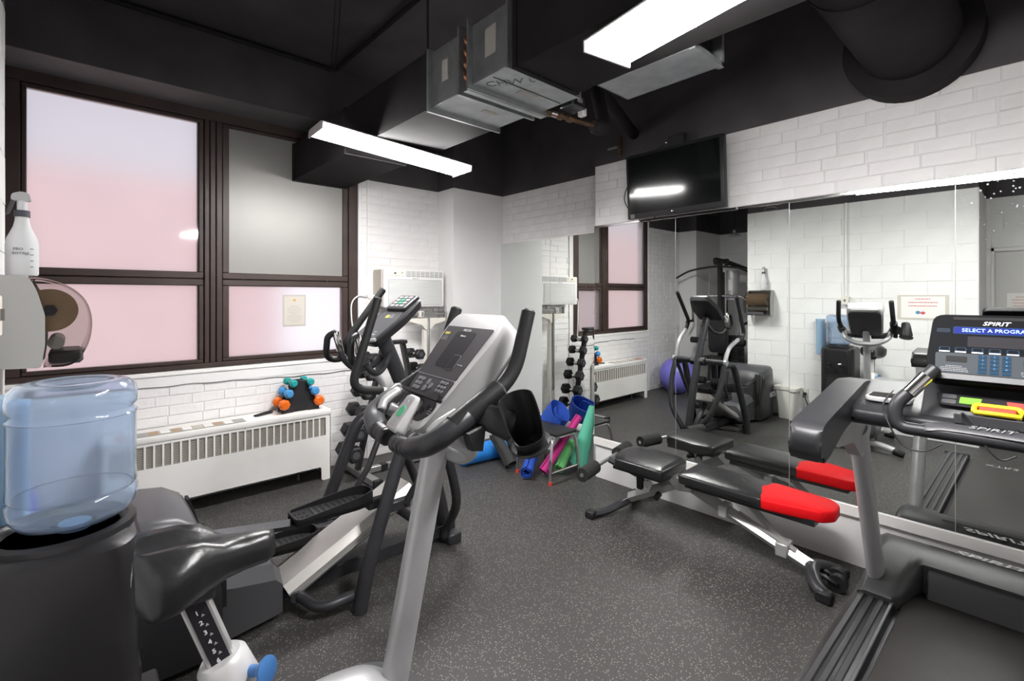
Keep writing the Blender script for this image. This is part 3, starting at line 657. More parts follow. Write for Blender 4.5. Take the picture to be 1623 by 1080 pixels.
MB().box(2.230, 2.245, 3.835, 3.865, 1.22, 1.32, .002).box(2.615, 2.630, 3.835, 3.865, 1.22, 1.32, .002).build('beam_post', 'steel_grey', sc)
MB().box(2.340, 2.385, 3.825, 3.865, 1.235, 1.292, .003).build('poise_weight', 'cream_enamel', sc)
MB().box(2.355, 2.375, 3.823, 3.826, 1.245, 1.283).build('poise_label', 'steel_grey', sc)
MB().box(2.490, 2.530, 3.832, 3.866, 1.285, 1.318, .003).build('poise_weight', 'steel_grey', sc)
MB().box(2.420, 2.440, 3.818, 3.838, .35, 1.235, .002).build('height_rod', 'steel_grey', sc)

# ================================================================ HEX DUMBBELL RACK
RX, RY = 1.975, 3.65
rk = thing('dumbbell_rack', 'black A-frame rack of hex dumbbells on a grey steel base', 'dumbbell rack', (RX, RY, 0))
for s_ in (-1, 1):
    MB().box(RX+s_*.30-.03, RX+s_*.30+.03, RY-.33 if s_ < 0 else RY-.06, RY+.34, .012, .062, .003).build('foot_bar', 'steel_grey', rk)
    for y in (RY-.325 if s_ < 0 else RY-.055, RY+.325):
        MB().box(RX+s_*.30-.034, RX+s_*.30+.034, y-.018, y+.018, 0, .068, .004).build('rubber_foot', 'black_rubber', rk)
    M = frame((RX+s_*.31, RY, .05), (Vector((RX+s_*.085, RY, 1.04))-Vector((RX+s_*.31, RY, .05))), (0, 1, 0))
    MB(M).box(0, 1.02, -.028, .028, -.016, .016, .003).build('upright', 'black_plastic', rk)
MB().box(RX-.27, RX+.27, RY-.025, RY+.025, .014, .058, .003).build('cross_bar', 'steel_grey', rk)
for x in (RX-.09, RX+.09): MB().box(x-.03, x+.03, RY-.03, RY+.03, .012, .061, .002).build('bar_bracket', 'black_rubber', rk)
MB().box(RX-.11, RX+.11, RY-.05, RY+.05, 1.03, 1.06, .006).build('top_cap', 'black_plastic', rk)
rung = ['lowest', 'second', 'third', 'fourth', 'fifth', 'topmost']
for k, z in enumerate((.215, .365, .525, .668, .808, .935)):
    r = .066-.0040*k
    for s_, side in ((-1, 'radiator side'), (1, 'mirror side')):
        xc = RX+s_*(.345-.236*(z-.2)+.035)
        MB().box(RX+s_*(.30-.227*(z-.05)), xc, RY-.03, RY+.03, z-.030, z-.018, .002).build('cradle', 'black_plastic', rk)
        d = thing('hex_dumbbell', f'black rubber hex dumbbell on the {rung[k]} rung of the rack, {side}', 'dumbbell', (xc, RY, z-r), 0, 'hex dumbbells on the A-frame rack')
        for q in (-1, 1):
            b = MB(frame((xc, RY+q*(.050+r*.6), z), (1, 0, 0), (0, 0, 1)))
            b.lathe([(r*.8, -r*.62), (r, -r*.45), (r, r*.45), (r*.8, r*.62)], n=6).build('head', 'black_rubber', d, angle=20)
            MB().cyl((xc, RY+q*(.050+r*1.22), z), (xc, RY+q*(.050+r*1.235), z), r*.45, n=14).build('weight_mark', 'slate_plastic', d)
        MB().cyl((xc, RY-.075, z), (xc, RY+.075, z), .0125, n=12).build('handle', 'chrome', d)
# ================================================================ WATER COOLER + BOTTLE
bx, by = .005, 1.515
wcx0, wcx1, wcy0, wcy1 = -.165, .118, 1.355, 1.665
wc_ = thing('water_cooler', 'black floor-standing water cooler below the blue bottle', 'water cooler', (-.02, by, 0))
def cooler_ring(z, e=0, front=.03):
    p = rpoly([(wcx0+e, wcy0+e), (wcx1-e-front, wcy0+e), (wcx1-e, wcy0+.05+e), (wcx1-e, wcy1-.05-e), (wcx1-e-front, wcy1-e), (wcx0+e, wcy1-e)], .03)
    return [(x, y, z) for x, y in p]
MB().loft([cooler_ring(0, .004), cooler_ring(.02), cooler_ring(.845), cooler_ring(.872, .006), cooler_ring(.885, .024)]).build('cabinet', 'cooler_black', wc_)
MB().lathe([(.135, .0), (.133, .012), (.118, .016), (.108, .010), (.100, -.006)], (bx-.02, by, .885)).build('bottle_collar', 'cooler_black', wc_)
MB().box(wcx1-.004, wcx1+.004, wcy0+.05, wcy1-.05, .60, .86, .008).build('tap_recess', 'black_plastic', wc_)
for y in (by-.05, by+.05):
    t = MB().cyl((wcx1, y, .70), (wcx1+.05, y, .70), .012).cyl((wcx1+.04, y, .71), (wcx1+.04, y, .665), .011).build('tap', 'black_plastic', wc_)
    MB().box(wcx1+.03, wcx1+.085, y-.012, y+.012, .712, .722, .003).build('tap_lever', 'paper' if y < by else 'black_plastic', t)
MB().box(wcx1-.002, wcx1+.05, wcy0+.06, wcy1-.06, .40, .43, .006).build('drip_tray', 'black_plastic', wc_)
MB().box(wcx1-.002, wcx1+.003, wcy0+.07, wcy1-.07, .43, .56, .004).build('recess_shade', 'near_black', wc_)  # flat dark plate, shade of a recess given as colour
MB().lathe([(.055, 0), (.055, .04), (.05, .05)], (.15, 1.80, 0)).build('floor_fan', 'slate_plastic', wc_) if False else None

wb = thing('water_bottle', 'large translucent blue water bottle upside down on the cooler', 'water bottle', (bx, by, .89))
prof = [(.030, .0), (.034, .012), (.060, .020), (.098, .030), (.112, .048), (.116, .066), (.1160, .080), (.1095, .088), (.1150, .096), (.1135, .13),
        (.1135, .20), (.1135, .255), (.1160, .262), (.1085, .270), (.1085, .276), (.1170, .285), (.1165, .306), (.112, .325), (.100, .338), (.080, .343), (.066, .338), (.05, .330), (.02, .328)]
inner = [(max(.012, r-.0035), z+(.004 if z < .03 else (-.004 if z > .32 else 0))) for r, z in prof]
MB().lathe(prof+inner[::-1], (bx, by, .885), n=64).build('bottle_shell', 'water_blue', wb, angle=60)
MB().cyl((bx, by, .875), (bx, by, .90), .030).build('neck', 'cup_blue', wb)

# cup dispenser tube beside the cooler, bin, outlet
cdp = thing('cup_dispenser', 'pale blue tube cup dispenser on the block wall beside the cooler', 'cup dispenser', (-.125, 1.725, .76))
MB().cyl((-.125, 1.725, .78), (-.125, 1.725, 1.15), .042, n=24).build('tube', 'cup_blue', cdp)
MB().lathe([(.046, 0), (.046, .025), (.03, .025)], (-.125, 1.725, 1.148)).build('lid', 'cup_blue', cdp)
MB().lathe([(.022, 0), (.034, .05)], (-.125, 1.725, .735)).build('paper_cup', 'paper', cdp)
MB().box(-.178, -.16, 1.70, 1.75, .85, 1.10).build('bracket', 'cup_blue', cdp)
bn = thing('waste_bin', 'white plastic waste bin against the block wall', 'waste bin', (-.07, 2.045, 0))
def brg(z, wx, wy, cx=-.065, cy=2.045): return [(x+cx, y+cy, z) for x, y in rrect(wx, wy, .03)]
MB().loft([brg(0, .145, .16), brg(.34, .19, .215), brg(.345, .205, .24), brg(.365, .208, .243), brg(.365, .195, .23), brg(.34, .18, .205), brg(.01, .135, .15)]).build('bin_body', 'bin_white', bn)
MB().loft([brg(.335, .206, .24), brg(.368, .21, .245), brg(.368, .196, .230), brg(.335, .194, .228)], cap=False).build('rim', 'bin_white', bn)
ol = thing('wall_outlet', 'cream wall outlet with a plug above the floor near the bin', 'outlet', (-.18, 1.89, .30))
MB().box(-.182, -.172, 1.86, 1.92, .26, .36, .003).build('cover_plate', 'cream_enamel', ol)
MB().box(-.173, -.145, 1.875, 1.905, .285, .315, .004).build('plug', 'black_rubber', ol)
tag(MB().tube(catmull([(-.145, 1.89, .30), (-.11, 1.86, .22), (-.10, 1.80, .10), (-.09, 1.74, .02), (-.06, 1.70, .012), (-.02, 1.685, .02)]), .006, 8).build('power_cord', 'black_rubber'), 'black power cord drooping from the outlet to the cooler', 'cord')
# conduit and switch box on the block wall
sb = thing('switch_box', 'white surface switch box with conduit on the block wall', 'switch', (-.15, 1.49, 1.34))
MB().box(-.182, -.112, 1.455, 1.525, 1.335, 1.425, .004).build('box', 'cream_enamel', sb)
MB().box(-.1125, -.106, 1.482, 1.498, 1.37, 1.395).build('switch_lever', 'grille_dark', sb)
MB().cyl((-.16, 1.49, 1.42), (-.16, 1.49, ZB), .010, n=10).build('conduit', 'white_enamel', sb)
# notice on block wall
wnp = tag(MB().box(-.181, -.178, .645, 1.045, 1.19, 1.44).build('wall_notice', 'paper_cream'), 'wide cream poster with a red and blue mark on the block wall', 'poster')
MB().box(-.1785, -.177, .675, 1.015, 1.21, 1.425).build('sheet', 'paper', wnp)
lines_block(frame((-.1768, .845, 1.40), (0, 1, 0), (0, 0, 1)), .24, 3, .035, .008, 'lettering_red', wnp, seed=3)
MB(frame((-.1768, .86, 1.26), (0, 1, 0), (0, 0, 1))).ball((-.018, 0, 0), .02, .016, .001, 12, 6).build('red_mark', 'lettering_red', wnp)
MB(frame((-.1768, .86, 1.26), (0, 1, 0), (0, 0, 1))).ball((.02, .004, 0), .02, .018, .001, 12, 6).build('blue_mark', 'print_blue', wnp)

# ================================================================ PAPER TOWEL DISPENSER + SPRAY BOTTLE
td = thing('towel_dispenser', 'grey paper towel dispenser with smoky clear cover on the block wall', 'towel dispenser', (-.07, 2.37, 1.19))
side = rpoly([(-.18, 1.19), (-.075, 1.185), (-.066, 1.26), (-.066, 1.36), (-.085, 1.44), (-.105, 1.487), (-.18, 1.492)], .012)
for y in (2.232, 2.494): MB().prism(side, 'y', y, y+.012).build('side_panel', 'grey_plastic', td)
MB().box(-.178, -.168, 2.24, 2.50, 1.19, 1.49).build('back_plate', 'grey_plastic', td)
MB().box(-.178, -.105, 2.24, 2.50, 1.478, 1.490, .003).build('top_panel', 'grey_plastic', td)
out = [(-.105, 1.487), (-.06, 1.480), (-.005, 1.455), (.035, 1.41), (.052, 1.345), (.046, 1.27), (.020, 1.21), (-.012, 1.186), (-.07, 1.186)]
out = [(p.x, p.y) for p in catmull([(a, b, 0) for a, b in out], 5)]
inn = [(a+(-.07-a)*.05, b+(1.33-b)*.05) for a, b in out]
cv_ = MB()
cv_.loft([[(a, y, b) for a, b in out+inn[::-1]] for y in (2.238, 2.50)]).build('clear_cover', 'smoke_clear', td)
MB().prism(out, 'y', 2.236, 2.239).build('cover_side', 'smoke_clear', td)
MB().cyl((-.055, 2.26, 1.375), (-.055, 2.48, 1.375), .072, n=32).build('towel_roll', 'kraft', td)
MB().cyl((-.055, 2.252, 1.375), (-.055, 2.262, 1.375), .02, n=6).build('roll_hub', 'lettering_dark', td)
MB().cyl((-.04, 2.255, 1.265), (-.04, 2.485, 1.265), .022, n=20).build('feed_roller', 'grey_plastic', td)
MB().box(-.06, .03, 2.27, 2.48, 1.19, 1.235, .01).build('feed_chute', 'slate_plastic', td)
sb_ = thing('spray_bottle', 'clear spray bottle with grey trigger standing on the towel dispenser', 'spray bottle', (-.125, 2.33, 1.492))
MB().lathe([(.038, 0), (.041, .006), (.041, .105), (.038, .125), (.022, .165), (.018, .185), (.017, .20)], (-.125, 2.33, 1.492), n=28).build('bottle', 'bottle_clear', sb_)
MB().cyl((-.125, 2.33, 1.690), (-.125, 2.33, 1.712), .020, n=20).build('collar', 'lettering_dark', sb_)
MB().cyl((-.125, 2.33, 1.71), (-.125, 2.33, 1.745), .013, n=14).build('neck', 'bottle_clear', sb_)
MB().prism(rpoly([(-.152, 1.744), (-.150, 1.766), (-.128, 1.776), (-.108, 1.772), (-.102, 1.744)], .006), 'y', 2.320, 2.340, .003).build('sprayer_head', 'ac_grey', sb_)
MB().prism([(-.150, 1.75), (-.140, 1.75), (-.155, 1.70), (-.165, 1.695)], 'y', 2.322, 2.338, .002).build('trigger', 'slate_plastic', sb_)
SM = frame((-.120, 2.2885, 1.573), (1, 0, 0), (0, 0, 1))
text('PRO', .0125, SM @ Matrix.Translation((-.012, .006, 0)), 'lettering_dark', sb_); text('BOTTLE', .0115, SM @ Matrix.Translation((-.006, -.008, 0)), 'lettering_dark', sb_)
for i in range(4): MB().box(-.104, -.096, 2.294, 2.2955, 1.52+.02*i, 1.522+.02*i).build('scale_mark', 'lettering_dark', sb_)
# ================================================================ UPRIGHT BIKE  (local x = forwards)
bk = thing('exercise_bike', 'silver upright exercise bike with black saddle beside the water cooler', 'exercise bike', (.70, 1.122, 0), R(-6.3))
B = WM[bk.name]
def bp(name, m, fn, par=None, **k):
    mb = MB(B); fn(mb); return mb.build(name, m, par or bk, **k)
# floor frame
bp('base_beam', 'silver_paint', lambda b: b.box(-.60, .02, -.04, .04, .055, .115, .015, 2))
for x, nm, fw in ((.0, 'front_stabiliser', .06), (-.60, 'rear_stabiliser', -.02)):
    q_ = .235 if x > -.1 else .13
    o = bp(nm, 'silver_paint', lambda b: b.tube(catmull([(x+fw, -q_, .04), (x+fw*.8, -q_*.77, .065), (x, -.06, .08), (x, .06, .08), (x+fw*.8, q_*.77, .065), (x+fw, q_, .04)]), .028, 12))
    for s_ in (-1, 1): bp('end_cap', 'black_rubber', lambda b: b.tube([(x+fw*.95, s_*(q_-.035), .052), (x+fw*1.05, s_*(q_+.03), .034)], [.034, .030], 12), o)
# drive housing
def housing(b):
    side = rpoly([(-.52, .13), (-.50, .36), (-.40, .44), (-.20, .468), (-.08, .44), (.06, .30), (.07, .13)], .06, 5)
    b.prism(side, 'y', -.075, .075, .03, 3)
bp('drive_housing', 'slate_plastic', housing)
bp('housing_top', 'silver_paint', lambda b: b.tube(catmull([(-.40, 0, .425), (-.28, 0, .462), (-.16, 0, .455), (-.10, 0, .42)]), .05, 16, flat=(.5, 1.35, (0, 0, 1))))
bp('crank_disc', 'charcoal_plastic', lambda b: b.cyl((-.22, -.085, .30), (-.22, .085, .30), .10, n=32))
for s_, a in ((1, 275), (-1, 95)):
    px, pz = -.22+.165*math.cos(R(a)), .30+.165*math.sin(R(a))
    o = bp('crank', 'silver_light', lambda b: b.tube([(-.22, s_*.10, .30), (px, s_*.115, pz)], .013, 10))
    bp('pedal', 'black_plastic', lambda b: b.box(px-.05, px+.05, s_*.17-.045, s_*.17+.045, pz-.012, pz+.012, .006), o)
    bp('pedal_strap', 'black_rubber', lambda b: b.tube(catmull([(px+.01, s_*.215, pz), (px+.02, s_*.20, pz+.05), (px+.02, s_*.14, pz+.05), (px+.01, s_*.125, pz)]), .007, 6, flat=(.3, 1.6, (0, 0, 1))), o)
# console mast (flattened oval tube with a groove)
mp = [(-.155, 0, .10), (-.085, 0, .43), (-.030, 0, .70), (.030, 0, .993), (.055, 0, 1.11)]
bp('mast', 'silver_paint', lambda b: b.tube(catmull(mp, 5), .030, 20, flat=(1.25, .92, (1, 0, 0))))
# handlebars: yoke, side arms, forward grips, inward grips
bp('handlebar_yoke', 'silver_paint', lambda b: b.tube(fillet([(-.03, .175, 1.095), (.055, .165, 1.045), (.072, .075, .992), (.072, -.075, .992), (.055, -.165, 1.045), (-.03, -.175, 1.095)], .07), .020, 14))
for s_ in (-1, 1):
    g = bp('handlebar_grip', 'black_rubber', lambda b: b.tube(fillet([(.205, s_*.190, 1.382), (.150, s_*.200, 1.215), (-.015, s_*.197, 1.125)], .06, 8), .0185, 16))
    bp('grip_end', 'panel_dark', lambda b: b.cyl((.205, s_*.19, 1.382), (.2065, s_*.1899, 1.3865), .013, n=14), g)
    e = bp('handlebar_elbow', 'slate_plastic' if s_ > 0 else 'charcoal_plastic', lambda b: b.tube(fillet([(.015, s_*.198, 1.138), (-.075, s_*.194, 1.085), (-.088, s_*.11, 1.058)], .06, 8), .026, 16, flat=(1.0, 1.15, (0, 0, 1))))
    bp('elbow_trim', 'silver_light', lambda b: b.tube(catmull([(.0, s_*.175, 1.142), (-.045, s_*.168, 1.12), (-.06, s_*.155, 1.10)]), .013, 10), e)
    h = bp('hand_grip', 'black_plastic', lambda b: b.tube([(-.088, s_*.115, 1.058), (-.092, s_*.030, 1.052)], .0225, 18))
    for q in (.045, .07, .095): bp('grip_ring', 'slate_plastic', lambda b: b.cyl((-.0905, s_*q, 1.0535), (-.0905, s_*(q+.004), 1.0538), .0236, n=18), h)
# console
L_ = .372
CM = B @ frame((-.052, 0, 1.082), (0, -1, 0), (.240, 0, .285))       # x right, y up the slope, z towards rider
def con_outline(e=0, n=5):
    L = .372
    return rpoly([(-.080+e, 0+e), (.080-e, 0+e), (.142-e, L*.80), (.130-e, L-e), (-.130+e, L-e), (-.142+e, L*.80)], .032, n)
def con(b):
    b.M = CM
    rings = []
    back = lambda e: rpoly([(-.128+e, .045+e), (.128-e, .045+e), (.138-e, L_*.80), (.128-e, L_-e), (-.128+e, L_-e), (-.138+e, L_*.80)], .032, 5)
    for z, e in ((-.078, .016), (-.066, .004)): rings.append([(x, y, z) for x, y in back(e)])
    for z, e in ((-.02, .002), (.004, 0), (.012, .006)): rings.append([(x, y, z) for x, y in con_outline(e)])
    b.loft(rings)
co = bp('console', 'silver_plastic', con)
bp('console_back', 'slate_plastic', lambda b: (setattr(b, 'M', CM), b.prism(rpoly([(-.112, .055), (.112, .055), (.122, .30), (.110, .335), (-.110, .335), (-.122, .30)], .03), 'z', -.084, -.06, .006)))
def cpl(nm, m, pts, z0=.011, z1=.0145, par=None, bev=0): 
    b = MB(CM); b.prism(pts, 'z', z0, z1, bev); return b.build(nm, m, par or co)
L_ = .372
cpl('display_panel', 'panel_grey', rpoly([(-.106, .150), (.106, .150), (.125, .316), (-.125, .316)], .006))
cpl('display_window', 'panel_dark', rrect(.105, .12, .012, 4, .005, .240), .014, .0152)
cpl('keypad_panel', 'panel_grey', rpoly([(-.098, .088), (.098, .088), (.105, .146), (-.105, .146)], .004))
cpl('lower_panel', 'panel_grey', rpoly([(-.062, .020), (.062, .020), (.090, .045), (.093, .084), (-.093, .084), (-.090, .045)], .02))
cpl('reading_ledge', 'black_plastic', rpoly([(-.108, .083), (.108, .083), (.108, .092), (-.108, .092)], .003), .012, .028)
cpl('reading_clip', 'black_plastic', rpoly([(.06, .092), (.10, .092), (.098, .104), (.062, .100)], .003), .012, .026)
cpl('divider_line', 'print_grey', [(-.112, .1475), (.112, .1475), (.112, .1485), (-.112, .1485)], .0146, .0152)
for i in range(2):
    for j in range(3): cpl('key', 'button_grey', rrect(.017, .011, .003, 2, -.072+i*.021, .104+j*.014), .0145, .0165)
for i in range(3):
    for j in range(4): cpl('key', 'button_grey', rrect(.010, .0095, .0045, 3, .052+i*.0145, .099+j*.0125), .0145, .0165)
for (x, y) in ((-.014, .108), (-.012, .128), (.010, .118)): cpl('arrow_key', 'button_grey', rrect(.013, .019, .006, 3, x, y), .0145, .0168)
cpl('indicator_frame', 'print_grey', rrect(.040, .046, .006, 4, .040, .200), .0152, .0156)
cpl('indicator_inner', 'panel_dark', rrect(.038, .044, .005, 4, .040, .200), .0155, .016)
for k, (x, y, r_) in enumerate(((-.068, .055, .008), (.048, .050, .010), (.068, .062, .008), (.030, .035, .009))):
    cpl('round_key', 'panel_dark', [(x+r_*math.cos(2*math.pi*i/14), y+r_*math.sin(2*math.pi*i/14)) for i in range(14)], .0145, .0158)
text('PRECOR', .011, CM @ Matrix.Translation((.0, .305, .0147)), 'print_white', co)
text('Distance', .008, CM @ Matrix.Translation((.0, .285, .0154)), 'print_white', co)
text('Heart Rate', .006, CM @ Matrix.Translation((.080, .195, .0147)), 'print_grey', co)
MB(CM @ Matrix.Translation((-.098, .286, .0147))).box(-.014, .014, .0, .008, 0, .0004).build('warning_label', 'print_yellow', co)
lines_block(CM @ Matrix.Translation((-.095, .282, .0147)), .035, 4, .005, .0015, 'print_grey', co, seed=8)
for (x, y) in ((-.052, .062), (.086, .062)): lines_block(CM @ Matrix.Translation((x, y, .0147)), .02, 3, .007, .0018, 'print_grey', co, seed=5)
hp = MB(CM); hp.loft([[(x, y, z) for x, y in rpoly([(-.036+e, -.030+e), (.036-e, -.030+e), (.030-e, .075-e), (-.030+e, .075-e)], .012)] for z, e in ((.006, 0), (.030, 0), (.037, .005))])
hp = hp.build('stride_pad', 'silver_plastic', co)
cpl('pad_label', 'silver_light', rpoly([(-.028, -.022), (.028, -.022), (.023, .062), (-.023, .062)], .008), .0372, .0378, hp)
cpl('pad_mark', 'print_green', rpoly([(-.012, .008), (.012, .008), (.014, .030), (.0, .042), (-.014, .030)], .004), .0378, .0384, hp)
cpl('pad_mark', 'print_grey', [(-.004, .050), (.004, .050), (0, .059)], .0378, .0384, hp)
lines_block(CM @ Matrix.Translation((0, -.003, .0379)), .035, 3, .006, .002, 'print_grey', hp, seed=6)
# cup holder on the right grip
chd = thing('cup_holder', 'black plastic bottle holder clamped on the exercise bike handlebar', 'cup holder', B @ Vector((.12, -.30, 1.0)))
MB(B).tube([(.105, -.200, 1.189), (-.020, -.197, 1.118)], .0285, 16).build('clamp', 'black_plastic', chd)
MB(B).tube([(.045, -.210, 1.140), (.075, -.238, 1.125), (.102, -.262, 1.112)], [.018, .022], 14, flat=(1.7, .6, (0, 0, 1))).build('arm', 'black_plastic', chd)
MB(B).prism([(.055, 1.12), (-.002, 1.105), (.015, 1.06), (.045, 1.055)], 'y', -.225, -.195, .004).build('clamp_jaw', 'black_plastic', chd)
cm = Matrix.Translation((.806, .822, 1.072)) @ Matrix.Scale(.9, 4) @ Vector((0, 0, 1)).rotation_difference(Vector((-.060, -.004, .125))).to_matrix().to_4x4()
def cup():
    n = 40; b = MB(cm); lo, mi, hi, hii, mii, loi = [], [], [], [], [], []
    for k in range(n):
        a = 2*math.pi*k/n; c, s_ = math.cos(a), math.sin(a)
        fr = math.cos(a-R(235))                     # +1 at the open front, -1 at the tall back
        q_ = max(0, min(1, (fr+.35)/1.15)); h_ = .138-.108*q_*q_*(3-2*q_)
        lo.append((.040*c, .040*s_, 0)); mi.append((.046*c, .046*s_, h_*.5)); hi.append((.049*c, .049*s_, h_))
        hii.append((.046*c, .046*s_, h_)); mii.append((.043*c, .043*s_, h_*.5)); loi.append((.037*c, .037*s_, 0))
    b.loft([lo, mi, hi, hii, mii, loi], cap=False); return b.build('cup_wall', 'black_plastic', chd, angle=60)
cup()
MB(cm).lathe([(.013, -.006), (.052, -.006), (.056, .0), (.053, .005), (.042, .003), (.030, -.001), (.013, -.001)], n=36).build('cup_base', 'black_plastic', chd)
MB(cm).cyl((0, 0, -.003), (0, 0, -.0005), .012, n=20).build('drain_shade', 'near_black', chd)  # dark disc in place of a hole, its shade is colour only
# saddle
SEG = [(-.615, .050, .895, .040), (-.610, .082, .893, .075), (-.585, .108, .890, .092), (-.545, .108, .890, .085), (-.505, .082, .886, .065), (-.465, .050, .880, .050), (-.425, .035, .877, .042), (-.385, .031, .874, .036), (-.368, .020, .870, .022)]
def saddle(b):
    rings = []
    for x, wd, z, dp in SEG:
        ring = []
        for k in range(24):
            a = 2*math.pi*k/24; c, s_ = math.cos(a), math.sin(a)
            y = wd*math.copysign(abs(c)**.8, c); zz = z+(.030*abs(s_)**.8 if s_ > 0 else -dp*abs(s_)**.6)
            if s_ > 0 and x < -.49: zz += .020*math.exp(-((abs(y)-.055)/.028)**2) - .008*math.exp(-(y/.016)**2)
            ring.append((x, y, zz))
        rings.append(ring)
    b.loft(rings)
sd = bp('saddle', 'black_vinyl', saddle, angle=80)
text('PRECOR', .022, B @ frame((-.619, .03, .870), (0, -1, 0), (0, 0, 1)), 'print_white', sd)
PT = Vector((-.525, 0, .82)); PB = Vector((-.462, 0, .635)); pd = (PT-PB).normalized()
pm = B @ frame(PB, (0, -1, 0), pd)                          # x right, y up post, z = to the rear
bp('saddle_clamp', 'charcoal_metal', lambda b: b.box(-.55, -.48, -.03, .03, .80, .845, .006))
def spost(b): b.M = pm; b.box(-.016, .016, -.10, .235, -.026, .026, .004)
so_ = bp('seat_post', 'silver_light', spost)
sm = B @ frame(PB+Vector((0, -.0162, 0)), (pd.z, 0, -pd.x), pd)       # side face towards the aisle
MB(sm).box(-.0175, .0175, -.03, .228, -.0005, .0010).build('scale_strip', 'panel_dark', so_)
for i, ch in enumerate('123456'):
    text(ch, .0135, sm @ Matrix.Translation((-.003, .150-i*.0235, .0012)), 'print_white', so_, name='numeral', bold=.0004)
    MB(sm).prism([(.001, .1385-i*.0235), (.008, .1385-i*.0235), (.0045, .1445-i*.0235)], 'z', .001, .0016).build('pointer_mark', 'print_grey', so_)
bp('post_collar', 'silver_plastic', lambda b: b.tube([(-.447, 0, .590), (-.467, 0, .650)], [.054, .048], 28))
bp('seat_tube', 'charcoal_metal', lambda b: b.tube([(-.385, 0, .40), (-.447, 0, .592)], .045, 20))
bp('collar_bolt', 'steel_grey', lambda b: b.cyl((-.45, -.045, .612), (-.455, -.053, .612), .006, n=8))
bp('adjust_knob', 'knob_blue', lambda b: b.lathe([(.012, 0), (.011, .022), (.020, .034), (.026, .042), (.026, .046), (.012, .050)], (-.418, -.030, .625), 20, Matrix.Rotation(R(75), 4, Vector((.78, .62, 0)))))
# ================================================================ ELLIPTICAL TRAINER (faces the mirror wall, world coordinates)
el = thing('elliptical_trainer', 'charcoal elliptical trainer with silver ramp in front of the radiator', 'elliptical trainer', (.80, 2.38, 0))
EY = 2.385
def ep(name, m, fn, par=None, **k):
    mb = MB(); fn(mb); return mb.build(name, m, par or el, **k)
# rear drive housing: rounded box, lighter top cap, black side
def hs(b):
    rings = []
    for x, hw, zt in ((-.145, .05, .36), (-.125, .115, .44), (-.085, .165, .515), (-.02, .200, .565), (.08, .222, .597), (.20, .230, .603), (.29, .230, .590), (.36, .228, .545), (.40, .226, .44), (.435, .222, .30)):
        ring = []
        for y, z in [(-1, .02), (-1.0, .12), (-1.02, .6), (-.99, .88), (-.93, .97), (-.80, 1.0), (-.3, 1.01), (.3, 1.01), (.80, 1.0), (.93, .97), (.99, .88), (1.02, .6), (1.0, .12), (1, .02)]:
            ring.append((x, 2.385+y*hw, .02+(zt-.02)*z))
        rings.append(ring)
    b.loft(rings)
hb = ep('drive_housing', 'charcoal_plastic', hs, angle=50)
def hcap(b):
    rings = []
    for x, hw, zt in ((-.06, .150, .548), (-.02, .198, .572), (.08, .224, .604), (.20, .234, .610), (.29, .234, .597), (.35, .232, .558)):
        rings.append([(x, 2.385-hw, zt-.085), (x, 2.385-hw*.985, zt-.03), (x, 2.385-hw*.93, zt-.008), (x, 2.385-hw*.8, zt), (x, 2.385+hw*.8, zt), (x, 2.385+hw*.93, zt-.008), (x, 2.385+hw*.985, zt-.03), (x, 2.385+hw, zt-.085)])
    b.loft(rings)
ep('housing_cap', 'slate_plastic', hcap, hb, angle=50)
for y0, y1 in ((2.175, 2.235), (2.535, 2.595)):
    ep('slot_shade', 'near_black', lambda b: b.prism([(.405, .20), (.372, .53), (.385, .53), (.452, .30), (.452, .20)], 'y', y0, y1), hb)  # solid dark slabs paint the shade inside the arm openings
ep('name_plate', 'print_grey', lambda b: b.box(-.0, .17, 2.148, 2.165, .25, .30), hb)
text('EFX', .045, frame((.085, 2.1475, .275), (1, 0, 0), (0, 0, 1)), 'panel_dark', hb)
# low front fairing of the housing
def fairing(b):
    rings = []
    for x, z, w in ((.36, .33, .19), (.50, .275, .15), (.66, .235, .125), (.69, .20, .115)):
        rings.append([(x, EY-w, .03), (x, EY-w, z-.05), (x, EY-w*.6, z), (x, EY+w*.6, z), (x, EY+w, z-.05), (x, EY+w, .03)])
    b.loft(rings)
ep('fairing', 'slate_plastic', fairing, hb, angle=20)
# base rail and feet
ep('base_rail', 'charcoal_metal', lambda b: b.box(.40, 1.68, EY-.035, EY+.035, .03, .10, .006))
ep('front_foot', 'charcoal_metal', lambda b: b.box(1.59, 1.68, EY-.10, EY+.10, .0, .06, .008))
ep('rear_foot', 'black_rubber', lambda b: b.cyl((-.02, 2.235, .03), (-.02, 2.535, .03), .03, n=16))
# ramp: bevelled alloy channel
def ramp(b):
    lo, hi = Vector((.71, EY, .105)), Vector((1.35, EY, .405)); d = (hi-lo).normalized(); up = Vector((-d.z, 0, d.x))
    sec = [(-.115, -.050), (-.115, -.012), (-.085, .022), (.085, .022), (.115, -.012), (.115, -.050)]
    b.loft([[p+Vector((0, a, 0))+up*h for a, h in sec] for p in (lo, hi)])
rp = ep('ramp', 'brushed_alloy', ramp, angle=15)
for y in (-.117, .117):
    ep('ramp_edge', 'steel_grey', lambda b: b.tube([(.735, EY+y, .075), (1.365, EY+y, .37)], .008, 8), rp)
ep('ramp_pivot', 'charcoal_metal', lambda b: b.cyl((.74, EY-.13, .075), (.74, EY+.13, .075), .022, n=14), rp)
ep('lift_strut', 'charcoal_metal', lambda b: b.tube([(1.25, EY, .33), (1.50, EY, .10)], .025, 12))
# mast
ep('mast', 'charcoal_metal', lambda b: b.tube(catmull([(1.625, EY, .06), (1.585, EY, .25), (1.50, EY, .55), (1.38, EY, .86), (1.235, EY, 1.19)], 6), .036, 20, flat=(1.15, .95, (1, 0, 0))))
